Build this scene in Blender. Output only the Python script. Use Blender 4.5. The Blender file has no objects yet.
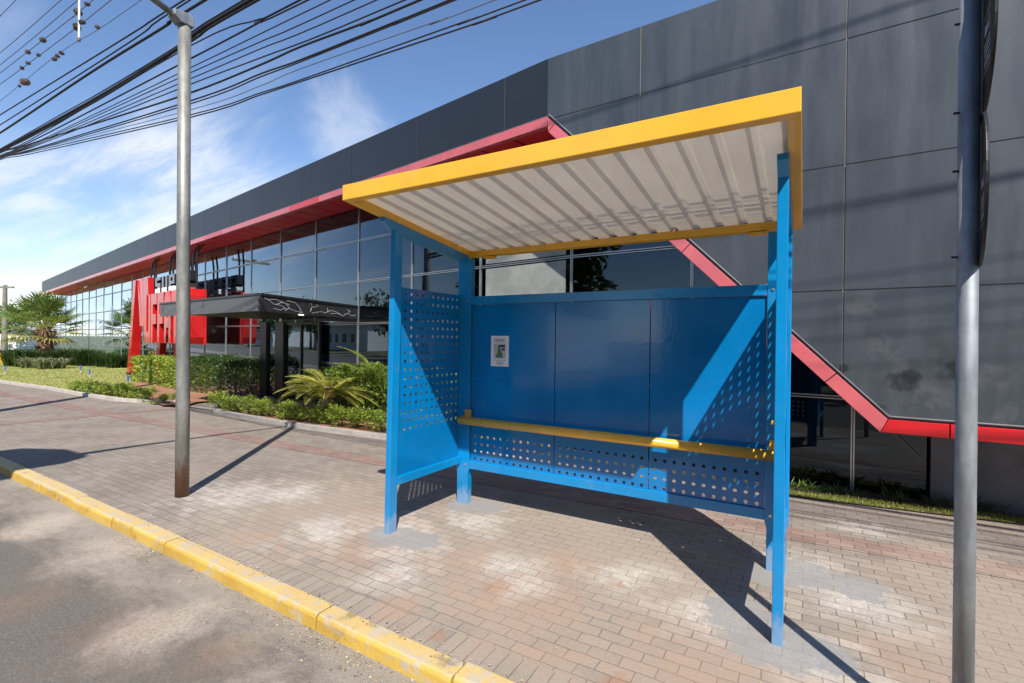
import bpy, bmesh, math, random
from mathutils import Vector, Matrix
random.seed(11)
R = math.radians
PI = math.pi
scene = bpy.context.scene
COL = scene.collection
V = Vector

# ------------------------------------------------------------------ camera
FPX, YAW, PITCH, ROLL = 494.9, 0.53342, -0.00316, 0.01185
CAMLOC = V((0.076, -2.879, 1.55))
def cam_axes():
    cy, sy = math.cos(YAW), math.sin(YAW)
    fwd = V((-sy, cy, 0)); right = V((cy, sy, 0)); up = V((0, 0, 1))
    f2 = fwd*math.cos(PITCH) + up*math.sin(PITCH)
    u2 = up*math.cos(PITCH) - fwd*math.sin(PITCH)
    return right*math.cos(ROLL)+u2*math.sin(ROLL), u2*math.cos(ROLL)-right*math.sin(ROLL), f2
CR, CU, CF = cam_axes()
def ray(px, py):
    return CF*FPX + CR*(px-512) + CU*(341.5-py)
def at_z(px, py, z=0.0):            # survey helper: where a sight line meets a level
    d = ray(px, py); return CAMLOC + d*((z-CAMLOC.z)/d.z)
def at_y(px, py, y):
    d = ray(px, py); return CAMLOC + d*((y-CAMLOC.y)/d.y)
cd = bpy.data.cameras.new('Camera'); cam = bpy.data.objects.new('Camera', cd); COL.objects.link(cam)
m = Matrix((CR, CU, -CF)).transposed().to_4x4(); m.translation = CAMLOC
cam.matrix_world = m
cd.sensor_width = 36; cd.lens = FPX*36/1024; cd.clip_end = 2000; cd.clip_start = 0.02
scene.camera = cam

# ------------------------------------------------------------------ light
EL = R(49.06)
LDIR = V((-.628*math.cos(EL), .778*math.cos(EL), -math.sin(EL))).normalized()
sd = bpy.data.lights.new('Sun', 'SUN'); so = bpy.data.objects.new('Sun', sd); COL.objects.link(so)
so.rotation_euler = LDIR.to_track_quat('-Z', 'Y').to_euler()
sd.energy = 5.0; sd.angle = R(.55); sd.color = (1, .955, .88)
scene.view_settings.view_transform = 'Standard'; scene.view_settings.look = 'None'
scene.view_settings.exposure = 0.60; scene.view_settings.gamma = 1

w = bpy.data.worlds.new('World'); scene.world = w; w.use_nodes = True
nt = w.node_tree; nt.nodes.clear()
N = nt.nodes.new; Lk = nt.links.new
sky = N('ShaderNodeTexSky'); sky.sky_type = 'NISHITA'; sky.sun_disc = False
sky.sun_elevation = EL; sky.sun_rotation = math.atan2(.628, -.778)
sky.altitude = 300; sky.air_density = 1.0; sky.dust_density = .12; sky.ozone_density = 1.6
tc = N('ShaderNodeTexCoord'); sep = N('ShaderNodeSeparateXYZ'); Lk(tc.outputs['Generated'], sep.inputs[0])
def wm(op, a, b=None):
    n = N('ShaderNodeMath'); n.operation = op
    for i, x in enumerate((a, b)):
        if x is None: continue
        if isinstance(x, (int, float)): n.inputs[i].default_value = x
        else: Lk(x, n.inputs[i])
    return n.outputs[0]
zc = wm('ADD', wm('MAXIMUM', sep.outputs['Z'], 0), .10)
cx = wm('DIVIDE', sep.outputs['X'], zc); cyy = wm('DIVIDE', sep.outputs['Y'], zc)
cmb = N('ShaderNodeCombineXYZ'); Lk(cx, cmb.inputs[0]); Lk(cyy, cmb.inputs[1])
mp = N('ShaderNodeMapping'); mp.inputs['Rotation'].default_value = (0, 0, R(-33)); mp.inputs['Scale'].default_value = (.30, 1.05, 1)
mp.inputs['Location'].default_value = (3.1, 1.7, 0)
Lk(cmb.outputs[0], mp.inputs[0])
n1 = N('ShaderNodeTexNoise'); n1.inputs['Scale'].default_value = 1.15; n1.inputs['Detail'].default_value = 9; n1.inputs['Roughness'].default_value = .60; n1.inputs['Distortion'].default_value = .75
Lk(mp.outputs[0], n1.inputs['Vector'])
n2 = N('ShaderNodeTexNoise'); n2.inputs['Scale'].default_value = .34; n2.inputs['Detail'].default_value = 3
Lk(cmb.outputs[0], n2.inputs['Vector'])
# more cloud towards the west (-X) and low down
low = wm('SUBTRACT', wm('MULTIPLY', sep.outputs['X'], -.31), wm('MULTIPLY', sep.outputs['Z'], .37))
cv = wm('ADD', wm('ADD', n1.outputs['Fac'], wm('MULTIPLY', wm('SUBTRACT', n2.outputs['Fac'], .5), .5)), low)
rp = N('ShaderNodeMapRange'); rp.inputs['From Min'].default_value = .56; rp.inputs['From Max'].default_value = .90; rp.interpolation_type = 'SMOOTHSTEP'
Lk(cv, rp.inputs['Value'])
mp3 = N('ShaderNodeMapping'); mp3.inputs['Rotation'].default_value = (0, 0, R(-24)); mp3.inputs['Scale'].default_value = (.55, 3.2, 1)
Lk(cmb.outputs[0], mp3.inputs[0])
n3 = N('ShaderNodeTexNoise'); n3.inputs['Scale'].default_value = 1.5; n3.inputs['Detail'].default_value = 10; n3.inputs['Roughness'].default_value = .66; n3.inputs['Distortion'].default_value = .5
Lk(mp3.outputs[0], n3.inputs['Vector'])
r3 = N('ShaderNodeMapRange'); r3.inputs['From Min'].default_value = .34; r3.inputs['From Max'].default_value = .62; r3.inputs['To Min'].default_value = .30; r3.interpolation_type = 'SMOOTHSTEP'
Lk(n3.outputs['Fac'], r3.inputs['Value'])
fac = wm('MULTIPLY', wm('MULTIPLY', rp.outputs[0], r3.outputs[0]), .92)
PD = ray(350, 128).normalized(); dt = N('ShaderNodeVectorMath'); dt.operation = 'DOT_PRODUCT'; Lk(tc.outputs['Generated'], dt.inputs[0]); dt.inputs[1].default_value = tuple(PD)
r4 = N('ShaderNodeMapRange'); r4.inputs['From Min'].default_value = .9925; r4.inputs['From Max'].default_value = .9995; Lk(dt.outputs['Value'], r4.inputs['Value'])
n4 = N('ShaderNodeTexNoise'); n4.inputs['Scale'].default_value = 9; n4.inputs['Detail'].default_value = 9; n4.inputs['Roughness'].default_value = .62; n4.inputs['Distortion'].default_value = .3; Lk(tc.outputs['Generated'], n4.inputs['Vector'])
r5 = N('ShaderNodeMapRange'); r5.inputs['From Min'].default_value = .70; r5.inputs['From Max'].default_value = 1.25; r5.interpolation_type = 'SMOOTHSTEP'; Lk(wm('ADD', n4.outputs['Fac'], wm('MULTIPLY', r4.outputs[0], .55)), r5.inputs['Value'])
fac = wm('MAXIMUM', fac, wm('MULTIPLY', r5.outputs[0], wm('MULTIPLY', wm('MINIMUM', wm('MULTIPLY', r4.outputs[0], 3), 1), .42)))
mx = N('ShaderNodeMix'); mx.data_type = 'RGBA'; Lk(fac, mx.inputs[0])
hs = N('ShaderNodeHueSaturation'); hs.inputs['Saturation'].default_value = 1.10; hs.inputs['Value'].default_value = 1.52
tint = N('ShaderNodeMix'); tint.data_type = 'RGBA'; tint.blend_type = 'MULTIPLY'; tint.inputs[0].default_value = 1; tint.inputs[7].default_value = (1.03, .985, 1.02, 1)
Lk(sky.outputs[0], hs.inputs['Color']); Lk(hs.outputs[0], tint.inputs[6]); Lk(tint.outputs[2], mx.inputs[6]); mx.inputs[7].default_value = (8.6, 8.9, 9.3, 1)
bg = N('ShaderNodeBackground'); bg.inputs['Strength'].default_value = .078
Lk(mx.outputs[2], bg.inputs['Color']); wo = N('ShaderNodeOutputWorld'); Lk(bg.outputs[0], wo.inputs[0])

# ------------------------------------------------------------------ mesh builder
class MB:
    def __init__(s): s.v = []; s.f = []; s.smooth = False
    def add(s, vs, fs):
        b = len(s.v); s.v += [tuple(x) for x in vs]; s.f += [tuple(b+i for i in f) for f in fs]
    def box(s, lo, hi):
        x0, y0, z0 = lo; x1, y1, z1 = hi
        s.add([(x0,y0,z0),(x1,y0,z0),(x1,y1,z0),(x0,y1,z0),(x0,y0,z1),(x1,y0,z1),(x1,y1,z1),(x0,y1,z1)],
              [(0,3,2,1),(4,5,6,7),(0,1,5,4),(1,2,6,5),(2,3,7,6),(3,0,4,7)])
    def prism(s, poly, vec):              # poly: list of 3D points, extruded by vec
        n = len(poly); vec = V(vec); a = [V(p) for p in poly]; b = [p+vec for p in a]
        fs = [tuple(range(n))[::-1], tuple(range(n, 2*n))] + [(i, (i+1) % n, n+(i+1) % n, n+i) for i in range(n)]
        s.add(a+b, fs)
    def poly(s, pts): s.add(pts, [tuple(range(len(pts)))])
    def bar(s, p, q, wx, wz, up=(0, 0, 1)):     # rectangular bar p->q
        p, q = V(p), V(q); d = (q-p).normalized(); u = V(up)
        side = d.cross(u).normalized(); u = side.cross(d)
        c = []
        for e in (p, q):
            for a, b in ((-1,-1),(1,-1),(1,1),(-1,1)): c.append(e+side*a*wx/2+u*b*wz/2)
        s.add(c, [(0,1,2,3),(7,6,5,4),(0,4,5,1),(1,5,6,2),(2,6,7,3),(3,7,4,0)])
    def tube(s, pts, r, n=10, caps=True):
        pts = [V(p) for p in pts]; rs = r if isinstance(r, (list, tuple)) else [r]*len(pts)
        rings = []; prev = None
        for i, p in enumerate(pts):
            d = (pts[min(i+1, len(pts)-1)]-pts[max(i-1, 0)]).normalized()
            if prev is None:
                a = d.orthogonal().normalized()
            else:
                a = (prev-d*prev.dot(d)); a = a.normalized() if a.length > 1e-6 else d.orthogonal().normalized()
            prev = a; b = d.cross(a)
            rings.append([p+(a*math.cos(2*PI*k/n)+b*math.sin(2*PI*k/n))*rs[i] for k in range(n)])
        vs = [x for rg in rings for x in rg]; fs = []
        for i in range(len(pts)-1):
            for k in range(n):
                fs.append((i*n+k, i*n+(k+1) % n, (i+1)*n+(k+1) % n, (i+1)*n+k))
        if caps:
            fs.append(tuple(range(n))[::-1]); fs.append(tuple((len(pts)-1)*n+k for k in range(n)))
        s.add(vs, fs)
    def blob(s, c, rad, seg=8, jit=.15):
        c = V(c); vs = []; fs = []
        rings = seg//2
        for i in range(rings+1):
            th = PI*i/rings
            for k in range(seg):
                ph = 2*PI*k/seg; j = 1+random.uniform(-jit, jit)
                vs.append(c+V((math.sin(th)*math.cos(ph)*rad[0]*j, math.sin(th)*math.sin(ph)*rad[1]*j, math.cos(th)*rad[2]*j)))
        for i in range(rings):
            for k in range(seg): fs.append((i*seg+k, (i+1)*seg+k, (i+1)*seg+(k+1) % seg, i*seg+(k+1) % seg))
        s.add(vs, fs)
    def leaf(s, p, d, nrm, l, wd):        # pointed leaf, folded on its midrib
        d = V(d).normalized(); sd_ = d.cross(V(nrm)); sd_ = sd_.normalized() if sd_.length > 1e-5 else d.orthogonal()
        nn = sd_.cross(d); p = V(p)
        s.add([p, p+d*l*.5+sd_*wd*.5+nn*wd*.12, p+d*l, p+d*l*.5-sd_*wd*.5+nn*wd*.12], [(0,1,2),(0,2,3)])
    def mesh(s, name):
        me = bpy.data.meshes.new(name); me.from_pydata(s.v, [], s.f); me.update(); return me
    def build(s, name, mat, parent=None, loc=(0, 0, 0), smooth=False, bevel=0, flip=True):
        me = s.mesh(name)
        if flip:
            bm = bmesh.new(); bm.from_mesh(me); bmesh.ops.recalc_face_normals(bm, faces=bm.faces); bm.to_mesh(me); bm.free()
        if smooth:
            for p in me.polygons: p.use_smooth = True
        for mm in (mat if isinstance(mat, (list, tuple)) else [mat]): me.materials.append(mm)
        o = bpy.data.objects.new(name, me); COL.objects.link(o); o.location = loc
        if parent: o.parent = parent
        if bevel:
            b = o.modifiers.new('Bevel', 'BEVEL'); b.width = bevel; b.segments = 2; b.limit_method = 'ANGLE'
        return o
def tag(o, label, cat, group=None):
    o['label'] = label; o['category'] = cat
    if group: o['group'] = group
    return o
def struct(o, kind='structure'): o['kind'] = kind; return o
def empty(name, loc, label, cat, group=None, rz=0):
    o = bpy.data.objects.new(name, None); COL.objects.link(o); o.location = loc; o.rotation_euler = (0, 0, rz)
    o.empty_display_size = .2
    return tag(o, label, cat, group)
def copy_thing(root, loc, rz, label, scale=1):
    c = root.copy(); COL.objects.link(c); c.location = loc; c.rotation_euler = (0, 0, rz); c['label'] = label
    c.scale = (scale, scale, scale) if not isinstance(scale, tuple) else scale
    for ch in list(root.children):
        d = ch.copy(); COL.objects.link(d); d.parent = c
        for g in list(ch.children):
            e = g.copy(); COL.objects.link(e); e.parent = d
    return c

# ------------------------------------------------------------------ materials
class MT:
    def __init__(s, name):
        s.m = bpy.data.materials.new(name); s.m.use_nodes = True
        s.t = s.m.node_tree; s.b = s.t.nodes['Principled BSDF']; s.out = s.t.nodes['Material Output']
        s.tc = None
    def n(s, typ, **kw):
        x = s.t.nodes.new(typ)
        for k, v in kw.items(): setattr(x, k, v)
        return x
    def l(s, a, b): s.t.links.new(a, b)
    def coord(s, scale=(1,1,1), rot=(0,0,0), loc=(0,0,0)):
        if not s.tc: s.tc = s.n('ShaderNodeTexCoord')
        mp = s.n('ShaderNodeMapping'); mp.inputs['Scale'].default_value = scale; mp.inputs['Rotation'].default_value = rot; mp.inputs['Location'].default_value = loc
        s.l(s.tc.outputs['Object'], mp.inputs[0]); return mp.outputs[0]
    def noise(s, scale, detail=4, rough=.55, vec=None, dist=0):
        x = s.n('ShaderNodeTexNoise'); x.inputs['Scale'].default_value = scale; x.inputs['Detail'].default_value = detail
        x.inputs['Roughness'].default_value = rough; x.inputs['Distortion'].default_value = dist
        s.l(vec if vec is not None else s.coord(), x.inputs['Vector']); return x.outputs['Fac']
    def rng(s, v, a, b, c=0, d=1):
        x = s.n('ShaderNodeMapRange'); s.l(v, x.inputs['Value']); x.interpolation_type = 'SMOOTHSTEP'
        for k, q in zip(('From Min', 'From Max', 'To Min', 'To Max'), (a, b, c, d)): x.inputs[k].default_value = q
        return x.outputs[0]
    def mth(s, op, a, b=0.0):
        x = s.n('ShaderNodeMath', operation=op)
        for i, q in enumerate((a, b)):
            if isinstance(q, (int, float)): x.inputs[i].default_value = q
            else: s.l(q, x.inputs[i])
        return x.outputs[0]
    def mix(s, f, a, b, mode='MIX'):
        x = s.n('ShaderNodeMix', data_type='RGBA', blend_type=mode)
        for i, q in ((0, f), (6, a), (7, b)):
            if isinstance(q, (int, float)): x.inputs[i].default_value = q
            elif isinstance(q, tuple): x.inputs[i].default_value = q if len(q) == 4 else (*q, 1)
            else: s.l(q, x.inputs[i])
        return x.outputs[2]
    def set(s, **kw):
        for k, q in kw.items():
            k = {'color': 'Base Color', 'rough': 'Roughness', 'metal': 'Metallic', 'spec': 'Specular IOR Level', 'coat': 'Coat Weight', 'alpha': 'Alpha'}.get(k, k)
            i = s.b.inputs[k]
            if isinstance(q, tuple): i.default_value = q if len(q) == 4 else (*q, 1)
            elif isinstance(q, (int, float)): i.default_value = q
            else: s.l(q, i)
        return s
    def bump(s, h, strength=.3, dist=.01):
        x = s.n('ShaderNodeBump'); x.inputs['Strength'].default_value = strength; x.inputs['Distance'].default_value = dist
        s.l(h, x.inputs['Height']); s.l(x.outputs[0], s.b.inputs['Normal'])
def sub3(c, k): return tuple(x*k for x in c)

def paint(name, col, rough=.25, var=.12, coat=0.0, dirt=(.30,.27,.23), dirtamt=.10, bump=.015, foot=0):
    t = MT(name)
    n1 = t.noise(2.3, 4); n2 = t.noise(38, 3); n3 = t.noise(7, 6, .7)
    c = t.mix(t.rng(n1, .3, .7), sub3(col, 1-var), sub3(col, 1+var*.5))
    c = t.mix(t.mth('MULTIPLY', t.rng(n3, .52, .78), dirtamt*2), c, dirt)
    if foot:
        sp = t.n('ShaderNodeSeparateXYZ'); t.l(t.tc.outputs['Object'], sp.inputs[0])
        zg = t.rng(sp.outputs['Z'], 0, .30, .55, 0)
        c = t.mix(t.mth('MULTIPLY', t.rng(t.mth('ADD', t.noise(14, 7, .7, t.coord((1,1,.45))), zg), .70, 1.0), foot), c, (.46,.42,.37))
        sc = t.noise(26, 6, .75, t.coord((1,1,.12), loc=(3,1,0)))
        c = t.mix(t.mth('MULTIPLY', t.rng(sc, .66, .74), .35), c, (.30,.36,.42))
    t.set(color=c, rough=t.rng(n1, .2, .8, rough*.75, rough*1.35), coat=coat)
    if bump: t.bump(t.mth('ADD', n2, t.mth('MULTIPLY', n1, 3)), bump, .02)
    return t.m
def plain(name, col, rough=.6, metal=0.0, var=.15, scale=6):
    t = MT(name); n1 = t.noise(scale, 5)
    t.set(color=t.mix(t.rng(n1, .3, .7), sub3(col, 1-var), sub3(col, 1+var)), rough=rough, metal=metal); return t.m
def leafmat(name, dark, mid, light, trans=.35):
    t = MT(name)
    g = t.n('ShaderNodeNewGeometry'); r = t.n('ShaderNodeValToRGB'); e = r.color_ramp.elements
    e[0].color = (*dark, 1); e[1].color = (*light, 1); x = r.color_ramp.elements.new(.5); x.color = (*mid, 1)
    t.l(g.outputs['Random Per Island'], r.inputs[0])
    t.set(color=r.outputs[0], rough=.45, spec=.4)
    tr = t.n('ShaderNodeBsdfTranslucent'); t.l(t.mix(.5, r.outputs[0], (.28,.34,.05)), tr.inputs[0])
    mxs = t.n('ShaderNodeMixShader'); mxs.inputs[0].default_value = trans
    t.l(t.b.outputs[0], mxs.inputs[1]); t.l(tr.outputs[0], mxs.inputs[2]); t.l(mxs.outputs[0], t.out.inputs[0])
    return t.m

M = {}
M['blue'] = paint('blue_paint', (.002, .215, .50), .22, .10, .25, dirtamt=.05, foot=.32)
M['blue_sheet'] = paint('blue_sheet_paint', (.001, .165, .43), .11, .10, .3, dirtamt=.02, bump=.03)
M['yellow'] = paint('yellow_paint', (.80, .43, .035), .28, .08, .25, dirtamt=.10)
M['red'] = paint('red_composite', (.56, .014, .02), .2, .12, .5, dirt=(.2,.05,.05), dirtamt=.05)
M['red_matte'] = paint('red_soffit', (.66,.014,.020), .5, .12, 0, dirtamt=.03)
M['redsign'] = paint('red_sign_paint', (.52, .013, .014), .22, .10, .4, dirtamt=.04)
M['black'] = plain('black_metal', (.014,.014,.016), .4)
M['rubber'] = plain('black_plate', (.012,.012,.013), .5)
M['white'] = plain('white_paint', (.78,.78,.76), .45, var=.05)
M['letter_face'] = plain('letter_face_grey', (.16,.16,.18), .2, 0, .1)
M['alu'] = plain('aluminium', (.55,.56,.57), .35, .85, .1)
M['zinc_bolt'] = plain('zinc_bolt', (.6,.6,.6), .35, .9)
M['dark_interior'] = plain('interior_dark', (.035,.033,.032), .8)
M['interior_floor'] = plain('interior_floor', (.10,.10,.10), .4)
M['interior_wood'] = plain('interior_brown', (.10,.055,.035), .6)
M['backing'] = plain('joint_sealant', (.20,.175,.155), .8)
M['red_faded'] = paint('red_composite_faded', (.56,.12,.135), .25, .12, .3, dirtamt=.05)
M['flash'] = plain('grey_flashing', (.14,.14,.145), .5)
M['wire'] = plain('cable_sheath', (.018,.017,.018), .65)
M['wire_grey'] = plain('aluminium_cable', (.10,.10,.11), .6)
M['concrete'] = plain('concrete', (.36,.345,.32), .85, 0, .18, 9)
M['roof'] = plain('roof_membrane', (.25,.25,.25), .8)

# galvanised steel with rust
def galv(name, col=(.42,.43,.43), rust=.5, zr=.7, bluish=False):
    t = MT(name); vo = t.n('ShaderNodeTexVoronoi'); vo.inputs['Scale'].default_value = 45; t.l(t.coord(), vo.inputs['Vector'])
    n1 = t.noise(5, 6, .65, t.coord((3,3,.6))); n2 = t.noise(22, 4)
    c = t.mix(t.rng(n1, .35, .65), sub3(col, .78), sub3(col, 1.12))
    c = t.mix(t.mth('MULTIPLY', t.rng(n2, .4, .7), .35), c, sub3(col, .62))
    sp = t.n('ShaderNodeSeparateXYZ'); t.l(t.tc.outputs['Object'], sp.inputs[0])
    base = t.rng(sp.outputs['Z'], 0, zr, .42, 0)
    c = t.mix(t.mth('MULTIPLY', t.rng(t.mth('ADD', t.noise(7, 6, .7, t.coord((2,2,.5))), base), .66, .86), rust), c, (.20,.085,.035))
    t.set(color=c, rough=t.rng(n1, .3, .7, .42, .62), metal=.45)
    return t.m
M['galv'] = galv('galvanised_pole', (.27,.265,.245), .85)
M['galv_clean'] = galv('galvanised_signpost', (.29,.31,.33), .12, .2)

# corrugated sheet, pale
t = MT('roof_sheet_white'); n1 = t.noise(3, 5, .6, t.coord((3,.7,1))); n2 = t.noise(1.2, 3)
t.set(color=t.mix(t.rng(n1, .35, .7), (.76,.73,.70), (.86,.84,.81)), rough=.30)
tr = t.n('ShaderNodeBsdfTranslucent'); tr.inputs[0].default_value = (.85,.80,.72,1)
ms = t.n('ShaderNodeMixShader'); ms.inputs[0].default_value = .34
t.l(t.b.outputs[0], ms.inputs[1]); t.l(tr.outputs[0], ms.inputs[2]); t.l(ms.outputs[0], t.out.inputs[0]); M['sheet'] = t.m

STAIN_C = [(-.07,.0,.42),(.13,.06,.3),(-.22,.22,.34),(.08,1.0,.40),(.38,.95,.30),(-.12,.85,.3),(-2.68,.0,.36),(-2.45,.02,.28),(-2.62,.93,.32),(-2.4,.95,.26)]
def stains(t, c, spots, col, amt, thr=(.42,.66), nscale=6, z=0, bv=None):
    g = t.tc.outputs['Object']; acc = None
    for x, y, r in spots:
        d = t.n('ShaderNodeVectorMath', operation='DISTANCE'); t.l(g, d.inputs[0]); d.inputs[1].default_value = (x, y, z)
        k = t.rng(d.outputs['Value'], 0, r, 1, 0)
        acc = k if acc is None else t.mth('MAXIMUM', acc, k)
    nn = t.noise(nscale, 9, .68, None, .12); gr_ = t.rng(t.noise(55, 4, .7), .28, .62, .35, 1)
    sm_ = t.mth('ADD', t.mth('MULTIPLY', acc, .46), t.mth('MULTIPLY', nn, .95))
    if bv is not None: sm_ = t.mth('ADD', sm_, bv)
    k = t.rng(sm_, thr[0], thr[1])
    k = t.mth('MULTIPLY', t.mth('MULTIPLY', k, gr_), t.mth('MINIMUM', t.mth('MULTIPLY', acc, 3), 1))
    t.last = k
    return t.mix(t.mth('MULTIPLY', k, amt), c, col)
# composite cladding panels
def cladding(name, col, k=1.0, spec=.5):
    t = MT(name); st = t.noise(2.2, 6, .65, t.coord((1.5, 2.0, .2))); n1 = t.noise(.8, 4); n3 = t.noise(5.5, 7, .68, t.coord((1,1,.8)), .6)
    sp = t.n('ShaderNodeSeparateXYZ'); t.l(t.tc.outputs['Object'], sp.inputs[0])
    c = t.mix(t.rng(st, .3, .72), sub3(col, 1-.24*k), sub3(col, 1+.26*k))
    c = t.mix(t.rng(n1, .3, .75), c, sub3(col, 1.12))
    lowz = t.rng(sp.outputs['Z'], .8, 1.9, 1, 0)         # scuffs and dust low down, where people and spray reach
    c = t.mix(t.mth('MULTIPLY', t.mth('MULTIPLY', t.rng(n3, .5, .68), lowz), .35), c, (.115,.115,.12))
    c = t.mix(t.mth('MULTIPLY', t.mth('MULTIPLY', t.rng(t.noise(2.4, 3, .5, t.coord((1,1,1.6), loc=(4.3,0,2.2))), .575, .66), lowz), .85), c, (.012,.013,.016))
    if k == 1.0:
        for (px_, py_, r_) in ((903,381,.20),(911,376,.13),(957,366,.13),(953,375,.10),(843,368,.07)):
            q_ = at_y(px_, py_, 2.65); c = stains(t, c, [(q_.x, q_.y, r_)], (.010,.011,.013), .8, (.62,.80), 5, q_.z)
        for (px_, py_, r_) in ((880,350,.5),(930,395,.5),(985,380,.5),(860,300,.4)):
            q_ = at_y(px_, py_, 2.65); c = stains(t, c, [(q_.x, q_.y, r_)], (.13,.13,.132), .35, (.80,.98), 7, q_.z)
    t.set(color=c, rough=t.rng(st, .3, .7, .38-.08*k, .38+.08*k), spec=spec)
    t.bump(n1, .14, .05)
    return t.m
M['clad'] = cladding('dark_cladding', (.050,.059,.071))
M['clad_left'] = cladding('dark_cladding_gloss', (.020,.025,.034), .15, .30)  # darker, less specular copy of the cladding for the left wing
M['grey_wall'] = plain('grey_plinth', (.10,.115,.135), .5, 0, .3, 2.5)

# glass: tinted pane, mirror-like at a slant
t = MT('tinted_glass'); t.t.nodes.remove(t.b)
fr = t.n('ShaderNodeFresnel'); fr.inputs['IOR'].default_value = 1.52
nz = t.noise(1.1, 2, .4, t.coord((1,1,1))); bmp = t.n('ShaderNodeBump'); bmp.inputs['Strength'].default_value = .02; bmp.inputs['Distance'].default_value = .05
t.l(nz, bmp.inputs['Height'])
gl = t.n('ShaderNodeBsdfGlossy'); gl.inputs['Roughness'].default_value = .012; gl.inputs['Color'].default_value = (.70,.84,1,1); t.l(bmp.outputs[0], gl.inputs['Normal'])
trn = t.n('ShaderNodeBsdfTransparent'); trn.inputs[0].default_value = (.17,.20,.21,1)
ms = t.n('ShaderNodeMixShader'); t.l(t.mth('MINIMUM', t.mth('ADD', t.mth('MULTIPLY', t.mth('MAXIMUM', t.mth('SUBTRACT', fr.outputs[0], .043), 0.0), 3.3), .06), 1.0), ms.inputs[0])
t.l(trn.outputs[0], ms.inputs[1]); t.l(gl.outputs[0], ms.inputs[2]); t.l(ms.outputs[0], t.out.inputs[0]); M['glass'] = t.m

t = MT('beige_window_film'); n1 = t.noise(2, 6, .6); t.set(color=t.mix(t.rng(n1, .4, .65), (.30,.31,.29), (.22,.235,.22)), rough=.18, coat=.3); M['film'] = t.m  # opaque beige for the blind, placed outside the tinted pane

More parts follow.
